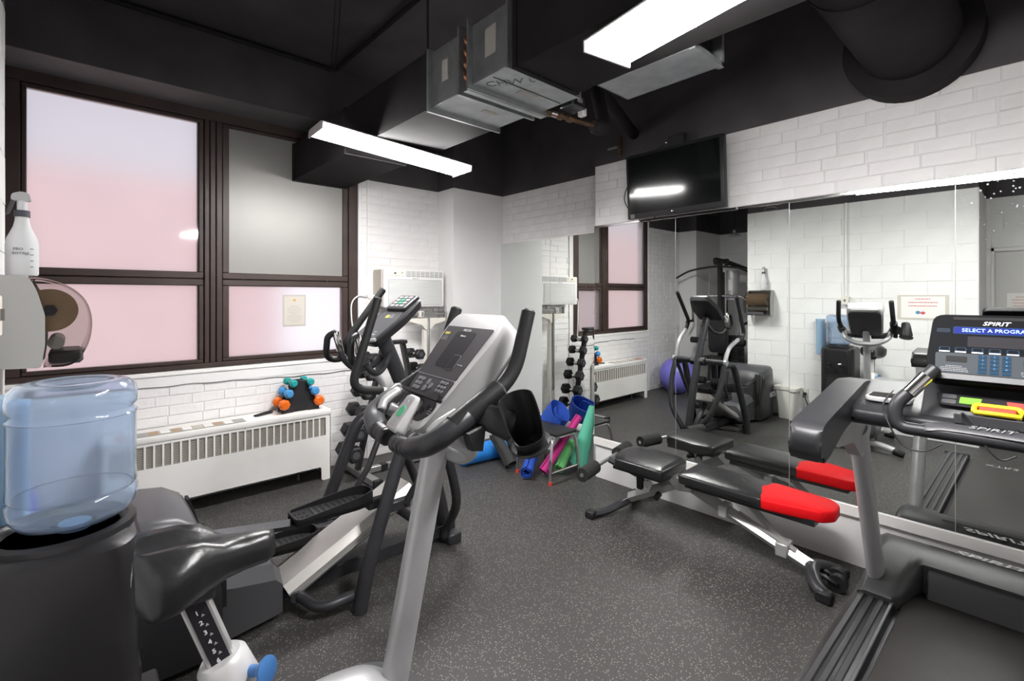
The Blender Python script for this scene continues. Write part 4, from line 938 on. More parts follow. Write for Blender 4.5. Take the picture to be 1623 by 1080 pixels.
# crossbar with pivots
PV = (1.395, .765)
cb = ep('pivot_bar', 'charcoal_metal', lambda b: b.cyl((PV[0], 2.115, PV[1]), (PV[0], 2.655, PV[1]), .030, n=20))
ep('pivot_cover', 'charcoal_plastic', lambda b: b.cyl((PV[0]+.01, EY-.075, PV[1]), (PV[0]+.01, EY+.075, PV[1]), .044, n=20), cb)
text('PRECOR', .036, frame((PV[0]+.055, EY, PV[1]+.01), (0, 1, 0), (0, 0, 1)), 'print_white', cb)
for y in (2.112, 2.658): ep('pivot_cap', 'silver_light', lambda b: b.cyl((PV[0], y-.012, PV[1]), (PV[0], y+.012, PV[1]), .034, n=20), cb)
# fixed rear legs and front struts
for s_, y0, yf in ((-1, 2.125, 2.085), (1, 2.645, 2.665)):
    lg = ep('rear_leg', 'charcoal_metal', lambda b: b.tube(fillet([(PV[0]-.02, y0, PV[1]-.03), (1.215, y0-.004, .738), (1.00, yf, .19), (.962, yf, .0)], .12, 8), [.031, .034], 20))
    ep('cross_tube', 'charcoal_metal', lambda b: b.tube(fillet([(.965, yf-s_*.03, .065), (.80, yf-s_*.05, .055), (.755, EY+s_*.10, .075), (.75, EY+s_*.04, .08)], .06), .024, 12), lg)
    ep('front_strut', 'charcoal_metal', lambda b: b.tube(catmull([(PV[0], y0, PV[1]-.02), (1.475, y0+.0, .55), (1.56, y0-s_*.05, .30), (1.59, EY+s_*.085, .12), (1.585, EY+s_*.06, .05)], 6), .026, 14))
# pedal arms and foot plates
def pedal(y, xs, zs, xp, zp, tilt):
    arm = ep('pedal_arm', 'charcoal_metal', lambda b: b.tube([(xs, y, zs), (xp, y, zp-.03)], .024, 4, flat=(1, .8, (0, 0, 1)), rnd=False))
    M = frame((xp, y, zp), (math.cos(tilt), 0, math.sin(tilt)), (0, 1, 0))
    def plate(b):
        b.M = M; o = rpoly([(-.03, -.07), (.26, -.075), (.335, -.05), (.345, 0), (.335, .05), (.26, .075), (-.03, .07)], .03)
        b.prism(o, 'z', -.018, 0)
    pl = ep('foot_plate', 'black_rubber', plate)
    def rim(b):
        b.M = M
        o = rpoly([(-.03, -.07), (.26, -.075), (.335, -.05), (.345, 0), (.335, .05), (.26, .075), (-.03, .07)], .03); i_ = [((x-.15)*.955+.15, y_*.92) for x, y_ in o]
        hh = lambda x: .012+.030*max(0, min(1, (x-.02)/.28))
        b.loft([[(x, y_, -.02) for x, y_ in o], [(x, y_, hh(x)) for x, y_ in o], [(x, y_, hh(x)) for x, y_ in i_], [(x, y_, -.001) for x, y_ in i_]], cap=False)
    ep('plate_rim', 'black_plastic', rim, pl)
    for k in range(9): ep('tread_rib', 'charcoal_plastic', lambda b: (setattr(b, 'M', M), b.box(.06+k*.027, .072+k*.027, -.05, .05, 0, .003)), pl)
    for k in range(3):
        for q in (-.02, .02): ep('rivet', 'panel_dark', lambda b: (setattr(b, 'M', M), b.cyl((-.01+.02*k, q, 0), (-.01+.02*k, q, .002), .005, n=8)), pl)
    return arm
pedal(2.235, .36, .475, .745, .445, R(0))
ep('link_bracket', 'charcoal_metal', lambda b: b.box(1.06, 1.20, 2.20, 2.25, .385, .43, .006).box(1.14, 1.27, 2.16, 2.20, .36, .41, .006))
ep('link_arm', 'charcoal_metal', lambda b: b.tube([(1.24, 2.165, .385), (1.36, 2.15, .55), (1.395, 2.135, .74)], .018, 10))
pedal(2.535, .36, .20, .60, .215, R(-4))
ep('link_bracket', 'charcoal_metal', lambda b: b.box(.93, 1.03, 2.50, 2.55, .19, .24, .006).box(1.0, 1.10, 2.55, 2.59, .2, .25, .006))
ep('link_arm', 'charcoal_metal', lambda b: b.tube([(1.08, 2.585, .225), (1.25, 2.60, .45), (1.395, 2.63, .74)], .018, 10))
# swinging handle arms
def arm(y, tip, bend, low):
    s_ = 'silver_paint'
    a = ep('swing_arm', s_, lambda b: b.tube(fillet([low, (PV[0]-.02, y, PV[1])], .1) if False else catmull([(low[0], y, low[2]), ((low[0]+PV[0])/2+.05, y, (low[2]+PV[1])/2+.03), (PV[0], y, PV[1])], 6), .020, 14))
    ep('arm_grip', 'black_rubber', lambda b: b.tube(fillet([tip, bend, low], .085, 8), .0195, 16), a)
    ep('grip_cap', 'chrome', lambda b: b.cyl(tip, Vector(tip)+(Vector(tip)-Vector(bend)).normalized()*.006, .015, n=14), a)
arm(2.125, (1.079, 2.141, 1.412), (.935, 2.122, 1.000), (1.09, 2.122, .975))
arm(2.64, (1.363, 2.641, 1.462), (1.120, 2.640, 1.150), (1.185, 2.64, 1.06))
# fixed heart-rate handles
for s_ in (-1, 1):
    y = EY+s_*.115
    f = ep('fixed_handle', 'charcoal_metal', lambda b: b.tube(fillet([(1.265, EY+s_*.02, 1.13), (1.20, EY+s_*.06, 1.04), (1.12, y, 1.03), (1.06, y+s_*.01, 1.10), (1.05, y+s_*.01, 1.15)], .05), .0165, 12))
    ep('sensor_grip', 'chrome', lambda b: b.tube([(1.05, y+s_*.01, 1.14), (1.025, y+s_*.01, 1.235)], .0185, 14), f)
    ep('handle_loop', 'black_plastic', lambda b: b.tube(fillet([(1.025, y+s_*.01, 1.235), (.99, y+s_*.03, 1.215), (.985, y+s_*.04, 1.11), (1.03, y+s_*.035, 1.085), (1.08, y+s_*.01, 1.10)], .04), .0165, 12), f)
# console: scooped tray with a raised button head
KM = frame((1.105, EY-.005, 1.190), (0, -1, 0), (.30, 0, .225))
kb = MB(KM)
kb.loft([[(x, y, z) for x, y in rpoly([(-.135+e, 0+e), (.135-e, 0+e), (.150-e, .20), (.105-e, .375-e), (-.105+e, .375-e), (-.150+e, .20)], .04)] for z, e in ((-.055, .05), (-.040, .012), (-.005, 0), (.004, .008))])
kb = kb.build('console', 'charcoal_plastic', el)
def kp(nm, m, pts, z0=.003, z1=.0065, par=None): b = MB(KM); b.prism(pts, 'z', z0, z1); return b.build(nm, m, par or kb)
kp('reading_tray', 'slate_plastic', rpoly([(-.115, .035), (.115, .035), (.125, .19), (.095, .245), (-.095, .245), (-.125, .19)], .02))
kp('tray_mark', 'print_yellow', rrect(.03, .022, .004, 2, -.01, .20), .0066, .0072)
lines_block(KM @ Matrix.Translation((.03, .215, .0067)), .05, 3, .011, .004, 'print_grey', kb, seed=11)
lines_block(KM @ Matrix.Translation((.05, .075, .0067)), .05, 2, .02, .008, 'print_grey', kb, seed=12)
wing = MB(KM); wing.loft([[(x, y, z) for x, y in rpoly([(-.10+e, .250), (.10-e, .250), (.095-e, .372-e), (-.095+e, .372-e)], .02)] for z, e in ((.0, 0), (.018, .0), (.022, .006))])
wing = wing.build('button_head', 'charcoal_plastic', kb)
kp('button_panel', 'panel_grey', rpoly([(-.085, .258), (.085, .258), (.082, .365), (-.082, .365)], .012), .0215, .0235, wing)
for i in range(3):
    for j in range(4): kp('key', ('print_green' if i == 1 and j in (1, 2) else 'print_grey'), rrect(.036, .014, .004, 2, -.05+i*.05, .276+j*.024), .0235, .0255, wing)
ep('console_lip', 'silver_plastic', lambda b: (setattr(b, 'M', KM), b.tube(catmull([(-.13, .02, .006), (-.06, .0, .012), (.06, .0, .012), (.13, .02, .006)]), .010, 8)), kb)
# ================================================================ ADJUSTABLE BENCH
bn_ = thing('weight_bench', 'adjustable silver bench with black pads and red headrest along the mirror', 'weight bench', (2.76, 1.3, 0))
def np_(name, m, fn, par=None, **k):
    mb = MB(); fn(mb); return mb.build(name, m, par or bn_, **k)
def pad(pts, z0, z1, r, slope=lambda y: 0, dome=.006):
    """cushion: rounded outline lofted, top slightly domed"""
    o = rpoly(pts, r, 4); cx = sum(p[0] for p in o)/len(o); cy = sum(p[1] for p in o)/len(o)
    sh = lambda e: [(cx+(x-cx)*(1-e), cy+(y-cy)*(1-e*.5)) for x, y in o]
    return [[(x, y, z+slope(y)) for x, y in sh(e)] for z, e in ((z0, .03), (z0+.008, 0), (z1-.012, 0), (z1-.004, .02), (z1, .08), (z1+dome, .45), (z1+dome, .9))]
sl = lambda y: .018*(y-1.1)
seat = np_('seat_pad', 'black_vinyl', lambda b: b.loft(pad([(2.565, 1.525), (2.90, 1.535), (2.925, 1.66), (2.90, 1.88), (2.80, 1.925), (2.66, 1.905), (2.545, 1.85), (2.56, 1.66)], .335, .395, .04, lambda y: .03*(y-1.7))), angle=70)
np_('seat_board', 'black_plastic', lambda b: b.box(2.58, 2.88, 1.54, 1.88, .318, .338), seat)
back = np_('back_pad', 'black_vinyl', lambda b: b.loft(pad([(2.905, 1.015), (2.905, 1.455), (2.60, 1.445), (2.615, .99), (2.76, .955)], .335, .388, .02, sl)), angle=70)
np_('head_pad', 'red_vinyl', lambda b: b.loft(pad([(2.905, 1.018), (2.89, .74), (2.84, .695), (2.74, .69), (2.675, .73), (2.612, .985), (2.70, 1.06), (2.80, 1.08)], .3345, .3895, .022, sl)), angle=70)
np_('back_board', 'black_plastic', lambda b: b.box(2.66, 2.87, .76, 1.43, .305, .336))
for y in (1.30, 1.0):
    np_('pad_seam', 'black_plastic', lambda b: b.box(2.605, 2.612, 1.02, 1.44, .355, .360)) if y > 1.2 else None
# leg roller
np_('foam_roller', 'foam_black', lambda b: b.cyl((2.30, 1.905, .335), (2.475, 1.945, .335), .042, n=24))
np_('foam_roller', 'foam_black', lambda b: b.cyl((2.80, 2.005, .335), (2.98, 2.045, .335), .042, n=24))
np_('roller_axle', 'steel_grey', lambda b: b.cyl((2.295, 1.904, .335), (2.985, 2.046, .335), .012, n=12))
np_('roller_arm', 'black_plastic', lambda b: b.tube([(2.66, 1.97, .335), (2.74, 1.72, .245)], .022, 4, rnd=False))
# frame: spine from front foot up to the hinge, second leg to the seat end
np_('spine', 'silver_light', lambda b: b.tube([(2.735, .795, .075), (2.735, 1.465, .300)], .036, 4, flat=(1, .9, (0, 0, 1)), rnd=False), angle=20)
np_('spine_ladder', 'brushed_alloy', lambda b: b.tube([(2.735, .86, .128), (2.735, 1.15, .228)], .022, 4, flat=(.5, 1, (0, 0, 1)), rnd=False), angle=20)
np_('hinge_bracket', 'steel_grey', lambda b: b.prism([(1.40, .27), (1.40, .33), (1.53, .335), (1.56, .30), (1.50, .255)], 'x', 2.695, 2.775, .004))
np_('support_strut', 'silver_light', lambda b: b.tube([(2.755, .93, .135), (2.755, 1.14, .315)], .020, 4, rnd=False), angle=20)
np_('strut_carriage', 'silver_light', lambda b: b.box(2.69, 2.785, .89, .95, .085, .155, .006))
np_('stop_block', 'silver_light', lambda b: b.box(2.69, 2.78, 1.20, 1.25, .185, .255, .006))
np_('rear_leg', 'silver_light', lambda b: b.tube([(2.735, 1.50, .295), (2.735, 1.86, .095)], .032, 4, flat=(1, .85, (0, 0, 1)), rnd=False), angle=20)
np_('seat_post', 'steel_grey', lambda b: b.tube([(2.735, 1.70, .19), (2.735, 1.77, .33)], .024, 4, rnd=False), angle=20)
np_('seat_brace', 'charcoal_metal', lambda b: b.tube([(2.735, 1.56, .32), (2.735, 1.80, .235)], .016, 4, rnd=False))
np_('adjust_handle', 'black_plastic', lambda b: b.box(2.655, 2.69, 1.72, 1.76, .20, .30, .008))
np_('pop_pin', 'black_plastic', lambda b: b.cyl((2.66, 1.62, .18), (2.70, 1.62, .20), .018, n=14))
ft = np_('rear_foot', 'charcoal_metal', lambda b: b.tube(fillet([(2.46, 1.985, .022), (2.58, 1.93, .026), (2.735, 1.87, .075), (2.89, 1.93, .026), (2.98, 1.975, .022)], .10), .026, 10, flat=(.9, 1.15, (0, 0, 1))))
for x, y in ((2.475, 1.978), (2.965, 1.968)): np_('foot_cap', 'black_rubber', lambda b: b.box(x-.03, x+.03, y-.035, y+.03, 0, .048, .008), ft)
ff = np_('front_foot', 'charcoal_metal', lambda b: b.tube(fillet([(2.60, .705, .03), (2.635, .75, .05), (2.735, .80, .085), (2.835, .755, .05), (2.88, .71, .03)], .08), .028, 10, flat=(1.1, 1.2, (0, 0, 1))))
for x, y in ((2.60, .70), (2.88, .705)): np_('foot_cap', 'black_rubber', lambda b: b.box(x-.032, x+.028, y-.035, y+.035, 0, .052, .008), ff)
for k, (x, y) in enumerate(((2.735, .715), (2.80, .735))):
    np_('wheel', 'black_rubber', lambda b: b.cyl((x-.018, y-.035, .042), (x+.018, y-.035, .042), .040, n=24), ff)
    np_('wheel_hub', 'chrome', lambda b: b.cyl((x-.022, y-.035, .042), (x+.022, y-.035, .042), .010, n=12), ff)
    np_('wheel_fork', 'black_plastic', lambda b: b.tube([(x-.022, y-.035, .045), (x-.02, y+.05, .065)], .010, 8), ff)

# ================================================================ TREADMILL (faces the mirror, centre line y = .11)
TC = .11
tm = thing('treadmill', 'black and silver treadmill facing the mirror wall', 'treadmill', (1.9, TC, 0))
def tp(name, m, fn, par=None, **k):
    mb = MB(); fn(mb); return mb.build(name, m, par or tm, **k)
tp('deck_frame', 'charcoal_metal', lambda b: b.box(.86, 2.90, TC-.40, TC+.40, .055, .135, .01))
tp('belt', 'belt', lambda b: b.tube(fillet([(.93, TC, .153), (2.72, TC, .153), (2.72, TC, .08), (.93, TC, .08)], .03, 5), .3, 4, flat=(.013, 1.414*.82, (0, 0, 1)), rnd=False) if False else b.box(.90, 2.70, TC-.295, TC+.295, .100, .157, .012, 2))
for s_ in (-1, 1):
    y0, y1 = (TC+.31, TC+.45) if s_ > 0 else (TC-.45, TC-.31)
    rl = tp('side_rail', 'black_plastic', lambda b: b.box(.90, 2.60, y0, y1, .06, .172, .012, 2))
    for q in (.028, .062, .096): tp('rail_rib', 'charcoal_plastic', lambda b: b.box(.92, 2.58, (y0+q) if s_ > 0 else (y1-q-.022), (y0+q+.022) if s_ > 0 else (y1-q), .170, .1775, .003), rl)
    tp('rail_trim', 'slate_plastic', lambda b: b.box(.92, 2.58, (y0+.002) if s_ > 0 else (y1-.014), (y0+.014) if s_ > 0 else (y1-.002), .168, .1765, .002), rl)
    tp('end_cap', 'charcoal_plastic', lambda b: b.box(.855, .905, y0-.005, y1+.005, .05, .180, .012, 2), rl)
tp('rear_roller', 'charcoal_metal', lambda b: b.cyl((.91, TC-.30, .118), (.91, TC+.30, .118), .036, n=20))
text('XTR2', .075, frame((1.02, TC+.12, .1575), (0, -1, 0), (1, 0, 0)), 'print_grey', tm, name='belt_lettering')
# motor hood: wings over the rails, stepped recess over the belt
def hood(b):
    xs = lambda y: 0
    n = 40; rings = []
    for i in range(n+1):
        y = TC-.455+.91*i/n; t = abs(y-TC); wgt = max(0, min(1, (t-.245)/.07)); wgt = wgt*wgt*(3-2*wgt)
        edge = max(0, min(1, (.455-t)/.035)); e = 1-(1-edge)**2*.5
        xf = 2.70-.235*wgt; zf = .160+.030*wgt
        zt = .30
        prof = [(2.965, .03), (2.965, .20), (2.945, .262), (2.90, zt-.012), (2.83, zt-.004), (2.745+.02*(1-wgt), zt-.012+.0*wgt), (2.69-.06*wgt+.02*(1-wgt), zt-.03-.025*wgt), (xf+.015, zf+.05*(1-wgt)+.012*wgt), (xf, zf), (xf+.02, .04)]
        rings.append([(x, y, .03+(z-.03)*e) for x, z in prof])
    b.loft(rings)
hd = tp('motor_hood', 'hood_plastic', hood, angle=50)
text('SPIRIT', .062, frame((2.90, TC+.06, .291), (0, -1, 0), (1, 0, .0)), 'print_white', hd, shear=.25, bold=.001, sx=1.35)
tp('hood_inset', 'charcoal_plastic', lambda b: b.box(2.868, 2.872, TC-.25, TC+.25, .2945, .2975), hd)
tp('recess_step', 'slate_plastic', lambda b: b.prism([(2.645, .158), (2.70, .250), (2.745, .262), (2.76, .15)], 'y', TC-.235, TC+.235, .006), hd)
# uprights, side panels, handrails
for s_ in (-1, 1):
    yc = TC+s_*.395
    u = tp('upright', 'silver_paint', lambda b: b.tube([(2.615, yc, .175), (2.30, yc, .90)], .05, 20, flat=(1.15, .62, (1, 0, 0)), rnd=False))
    tp('upright_foot', 'silver_light', lambda b: b.box(2.555, 2.585, yc-.035, yc+.035, .17, .20, .006), u)
    tp('side_plate', 'silver_paint', lambda b: b.prism(rpoly([(1.925, .905), (2.03, .99), (2.42, 1.06), (2.43, .92), (2.335, .80), (2.26, .80), (2.14, .885)], .025), 'y', yc-.022, yc+.022), u)
    for q in ((1.95, .90), (2.10, .95), (2.33, .86)): tp('screw', 'chrome', lambda b: b.ball((q[0], yc+.023, q[1]), .005, n=8, m=5), u)
    y0, y1 = yc-.045, yc+.045
    tp('handrail', 'charcoal_plastic', lambda b: b.prism(rpoly([(1.675, .935), (1.665, .995), (1.71, 1.028), (2.20, 1.105), (2.42, 1.085), (2.44, 1.00), (2.20, 1.015), (1.92, .970), (1.76, .918), (1.70, .908)], .035, 5), 'y', y0, y1, .018, 3))
# console body: shelf between the handrails
yl, yr = TC+.35, TC-.35
tp('console_shelf', 'charcoal_plastic', lambda b: b.prism(rpoly([(2.01, .985), (2.00, 1.03), (2.10, 1.055), (2.30, 1.10), (2.42, 1.10), (2.42, .98), (2.20, .945)], .02), 'y', yr, yl, .012, 2))
for s_ in (-1, 1):
    yc = TC+s_*.265
    c_ = tp('cup_holder', 'silver_plastic', lambda b: b.prism(rrect(.17, .13, .03, 4, 2.16, yc), 'z', 1.055, 1.072, .004))
    tp('well_shade', 'near_black', lambda b: b.prism(rrect(.150, .110, .022, 4, 2.16, yc), 'z', 1.0722, 1.0735), c_)  # flat dark sheet on the rim paints the well's inner shade
tp('keypad_ramp', 'charcoal_plastic', lambda b: b.prism([(2.035, 1.03), (2.05, 1.055), (2.13, 1.135), (2.21, 1.16), (2.25, 1.03)], 'y', TC-.17, TC+.17, .012, 2))
QM = frame((2.072, TC, 1.092), (0, -1, 0), (.095, 0, .095))       # start/stop strip, x right, y up, z towards runner
def qp(nm, m, pts, z0=.003, z1=.0062, par=None): b = MB(QM); b.prism(pts, 'z', z0, z1); return b.build(nm, m, par or tm)
ss = qp('start_stop_panel', 'panel_dark', rpoly([(-.125, -.024), (.125, -.024), (.135, .024), (-.135, .024)], .012), .002, .005)
qp('start_key', 'key_green', rpoly([(-.078, -.013), (-.032, -.013), (-.026, .011), (-.076, .011)], .003), .005, .0075, ss)
qp('stop_key', 'key_red', rpoly([(.032, -.013), (.082, -.013), (.078, .011), (.026, .011)], .003), .005, .0075, ss)
for x in (-.102, .105):
    for y in (-.010, .010): qp('speed_key', 'slate_plastic', rrect(.034, .016, .004, 2, x, y), .005, .0072, ss)
qp('safety_socket', 'panel_dark', rpoly([(-.024, -.012), (.024, -.012), (.018, .008), (-.018, .008)], .003), .005, .007, ss)
sk = tp('safety_key', 'safety_yellow', lambda b: (setattr(b, 'M', QM @ Matrix.Translation((.008, -.028, .012))), b.tube(fillet([(-.05, -.014, 0), (-.05, .012, 0), (.05, .012, 0), (.05, -.014, 0), (-.05, -.014, 0)][:4], .012, 4)+[Vector((-.05, -.014, 0))], .0075, 8)), ss)
tp('key_insert', 'red_plastic', lambda b: (setattr(b, 'M', QM @ Matrix.Translation((.008, -.029, .012))), b.box(-.04, .04, -.008, .006, -.004, .006, .002)), sk)
# crossbar handle with sensors
hbz = 1.005
xb = tp('crossbar', 'charcoal_plastic', lambda b: b.tube(fillet([(2.04, TC+.133, 1.190), (1.965, TC+.225, 1.07), (1.955, TC+.215, hbz), (1.965, TC-.215, hbz), (1.965, TC-.225, 1.07), (2.04, TC-.133, 1.19)], .075, 9), .0195, 18))
for s_ in (-1, 1): tp('pulse_sensor', 'chrome', lambda b: b.tube([(2.012, TC+s_*.150, 1.168), (1.985, TC+s_*.190, 1.112)], .0212, 16, flat=(1, .8, (0, 0, 1)), rnd=False), xb)
tp('crossbar_shroud', 'slate_plastic', lambda b: b.tube(catmull([(1.972, TC+.145, 1.012), (1.978, TC+.09, 1.020), (1.978, TC-.09, 1.020), (1.972, TC-.145, 1.012)]), .020, 12, flat=(.75, 1.9, (0, 0, 1))), xb)
text('SPIRIT', .026, frame((1.958, TC, 1.0375), (0, -1, 0), (.9, 0, .25)), 'print_grey', xb, shear=.25, sx=1.4)
tp('accessory_tray', 'slate_plastic', lambda b: b.prism([(2.005, 1.035), (2.0, 1.062), (2.006, 1.064), (2.04, 1.04)], 'y', TC-.085, TC+.085, .002))
# display head
HM = frame((2.055, TC, 1.165), (0, -1, 0), (.105, 0, .205))
def hp_(nm, m, pts, z0=.0, z1=.003, par=None): b = MB(HM); b.prism(pts, 'z', z0, z1); return b.build(nm, m, par or tm)
hh = MB(HM); HO = rpoly([(-.150, -.012), (.150, -.012), (.160, .06), (.150, .222), (-.150, .222), (-.160, .06)], .03)
hh.loft([[(x*(1-e), .1+(y-.1)*(1-e), z) for x, y in HO] for z, e in ((-.055, .12), (-.045, .02), (-.004, 0), (.0, .012))])
hh = hh.build('display_head', 'head_black', tm)
hp_('lower_bezel', 'slate_plastic', rpoly([(-.145, -.006), (.145, -.006), (.148, .012), (-.148, .012)], .006), .0, .008, hh)
hp_('lower_panel', 'head_grey', rpoly([(-.135, .016), (.135, .016), (.138, .085), (-.138, .085)], .008), .0, .0018, hh)
hp_('display_frame', 'key_blue', rrect(.196, .026, .004, 3, .0, .165), .0, .0016, hh)
dsx = hp_('display', 'display_blue', rrect(.192, .022, .003, 3, .0, .165), .0012, .0022, hh)
text('SELECT A PROGRAM', .0165, HM @ Matrix.Translation((0, .165, .0024)), 'display_text', dsx, sx=1.02)
text('SPIRIT', .018, HM @ Matrix.Translation((0, .190, .001)), 'print_white', hh, shear=.25, bold=.0003, sx=1.25)
hp_('side_key', 'key_blue', rrect(.032, .014, .003, 3, -.122, .163), .0, .0014, hh); hp_('side_key_face', 'panel_dark', rrect(.028, .010, .002, 3, -.122, .163), .0012, .0018, hh)
hp_('dark_window', 'panel_dark', rrect(.125, .036, .003, 3, .0, .127), .0, .0009, hh)
for i in range(7):
    x = -.116+i*.0387
    hp_('program_key', 'key_blue', rrect(.027, .017, .004, 3, x, .096), .001, .0034, hh)
    hp_('program_key_edge', 'print_white', rrect(.026, .004, .001, 2, x, .0885), .0030, .0040, hh)
    hp_('program_icon', 'head_black', rrect(.021, .010, .003, 3, x, .098), .0033, .0038, hh)
for i in range(3):
    for j in range(5):
        hp_('number_key', 'key_blue', rrect(.020, .0105, .0025, 2, -.026+i*.026, .026+j*.0128), .001, .0034, hh)
        if j > 0:
            text(str((4-j)*3+i+1) if j > 1 else '*0#'[i], .008, HM @ Matrix.Translation((-.026+i*.026, .026+j*.0128, .0035)), 'print_blue', hh, name='key_numeral')
for s_ in (-1, 1):
    hp_('side_window', 'near_black', rrect(.05, .020, .003, 3, s_*.086, .064), .0015, .0026, hh)
    lines_block(HM @ Matrix.Translation((s_*.092, .040, .0019)), .075, 4, .0055, .0016, 'print_grey', hh, seed=20+s_)
hp_('top_vent', 'near_black', rrect(.20, .010, .004, 3, .0, .207), .0, .0014, hh)
# loose cords
tag(MB().tube(catmull([(2.16, TC+.26, 1.088), (2.02, TC+.262, 1.06), (1.955, TC+.24, 1.02), (1.94, TC+.20, .955), (1.94, TC+.15, .945), (1.95, TC+.105, .975)]), .0028, 6).build('audio_cable', 'black_rubber'), 'thin black cable hanging from the treadmill cup tray over the crossbar', 'cable')
tag(MB().tube(catmull([(2.06, TC-.02, 1.065), (2.02, TC-.055, 1.04), (1.985, TC-.03, 1.035), (1.985, TC+.055, 1.038), (2.0, TC+.065, 1.068), (1.98, TC+.04, 1.045), (1.945, TC+.01, .99), (1.94, TC-.02, .96), (1.95, TC-.05, .975)]), .0028, 6).build('safety_lanyard', 'black_rubber'), 'black lanyard of the yellow safety key draped on the treadmill crossbar', 'lanyard')
# ================================================================ STEP STOOL
sx0, sx1, sy0, sy1, sz = 2.725, 2.968, 2.505, 2.895, .372
stl = thing('step_stool', 'low stool with black rubber top and bent chrome legs', 'stool', (2.84, 2.7, 0))
MB().prism(rrect(sx1-sx0, sy1-sy0, .02, 4, (sx0+sx1)/2, (sy0+sy1)/2), 'z', sz-.022, sz, .005, 2).build('top', 'black_rubber', stl)
MB().tube([(x, y, sz-.026) for x, y in rrect(sx1-sx0-.02, sy1-sy0-.02, .03, 4, (sx0+sx1)/2, (sy0+sy1)/2)], .009, 8, closed=True).build('top_rim', 'chrome', stl)
legs = {}
for i, (sx, sy) in enumerate(((-1, -1), (1, -1), (-1, 1), (1, 1))):
    xt, xf = (sx0+.03, 2.672) if sx < 0 else (sx1-.03, 2.998); yt, yf = (sy0+.03, 2.520) if sy < 0 else (sy1-.03, 2.885)
    l = MB().tube(fillet([(xt, yt+.02*-sy, sz-.03), (xt+(xf-xt)*.55, yt, sz-.055), (xf, yf, .17), (xf, yf, .012)], .05), .0115, 12).build('leg', 'chrome', stl)
    MB().cyl((xf, yf, 0), (xf, yf, .022), .015, n=14).build('leg_tip', 'red_plastic', l); legs[(sx, sy)] = (xf, yf)
for sy in (-1,): MB().cyl((*legs[(-1, sy)], .085), (*legs[(1, sy)], .085), .009, n=10).build('stretcher', 'chrome', stl)

# ================================================================ ROLLED MATS (spiral sheets) AND FOAM ROLLER
def rolled(label, m, p0, p1, r0, r1, turns=2.2, th=.006, name='exercise_mat', lump=0, cat='mat', group='rolled mats behind the stool', flare=0):
    p0, p1 = Vector(p0), Vector(p1); ax = (p1-p0).normalized(); up = Vector((0, 0, 1)) if abs(ax.z) < .9 else Vector((1, 0, 0))
    u = (up-ax*up.dot(ax)).normalized(); v = ax.cross(u); rings = []; N = int(turns*22)
    prof = []
    for k in range(N+1):
        a = 2*math.pi*turns*k/N; prof.append((a, 1-.55*(1-k/N)))
    for j in range(9):
        t = j/8; c = p0.lerp(p1, t); rr = r0+(r1-r0)*t
        out, inn = [], []
        for a, f in prof:
            q = rr*f*(1+lump*math.sin(2*a+t*3)); d = u*math.cos(a)+v*math.sin(a)
            out.append(c+d*q); inn.append(c+d*max(.004, q-th))
        rings.append(out+inn[::-1])
    b = MB(); b.loft(rings)
    o = b.build(name, m, angle=50); tag(o, label, cat, group); 
    return o
rolled('teal rolled mat leaning upright against the corner of the mirror wall', 'mat_teal', (3.075, 2.590, .06), (3.115, 2.470, .535), .088, .034, 2.0, lump=.05)
rolled('wide royal blue mat with its loose end gaping above the stool', 'mat_blue', (3.06, 3.06, .09), (3.105, 2.80, .44), .080, .145, 1.35, lump=.22)
rolled('royal blue rolled mat lying low behind the stool legs', 'mat_blue', (2.60, 2.70, .062), (2.98, 2.97, .16), .055, .060, 2.0, lump=.08)
rolled('pink rolled mat slanting behind the stool', 'mat_pink', (2.74, 2.66, .05), (3.14, 2.63, .42), .042, .035, 2.0)
rolled('light green rolled mat on the floor behind the stool leg', 'mat_green', (2.86, 2.60, .055), (3.12, 2.70, .20), .048, .045, 2.0)
rolled('black rolled mat leaning beside the blue foam roller', 'mat_black', (2.64, 2.92, .06), (2.68, 3.17, .24), .055, .06, 1.8, lump=.08)
rolled('charcoal rolled mat lying under the cup holder behind the stool', 'mat_black', (2.94, 3.10, .075), (3.06, 3.46, .10), .07, .07, 1.8, lump=.05)
fr_ = thing('foam_roller', 'bright blue foam roller lying on the floor near the column', 'foam roller', (2.70, 3.26, 0))
MB().loft([[(x, 3.30-.10*(x-2.5)+r*math.cos(2*math.pi*k/32), .082+r*math.sin(2*math.pi*k/32)) for k in range(32)] for x, r in ((2.42, .070), (2.43, .081), (2.84, .081), (2.85, .07))]).build('foam_body', 'foam_blue', fr_)
MB().cyl((2.846, 3.265, .082), (2.853, 3.265, .082), .030, n=20).build('core_shade', 'mat_navy', fr_)  # navy disc on the end face paints the hollow core's shade

# ================================================================ ALCOVE (seen in the mirrors): ball, multi gym, pendant lamp
eb = thing('exercise_ball', 'purple exercise ball on the floor of the alcove', 'exercise ball', (-.42, 3.63, 0))
MB().ball((-.42, 3.63, .262), .262, n=40, m=26).build('ball_skin', 'ball_purple', eb, angle=80)
MB().cyl((-.160, 3.60, .25), (-.152, 3.60, .25), .014, n=12).build('valve_plug', 'lettering_dark', eb)
GY = 3.28
gy = thing('multi_gym', 'black multi-station weight machine with lat bar in the alcove', 'weight machine', (-1.3, GY, 0))
def gp(name, m, fn, par=None, **k):
    mb = MB(); fn(mb); return mb.build(name, m, par or gy, **k)
gp('base_frame', 'black_plastic', lambda b: b.box(-1.85, -.70, GY-.03, GY+.03, .02, .08, .006).box(-1.80, -1.74, GY-.30, GY+.30, .02, .08, .006).box(-.78, -.72, GY-.20, GY+.20, 0, .06, .006))
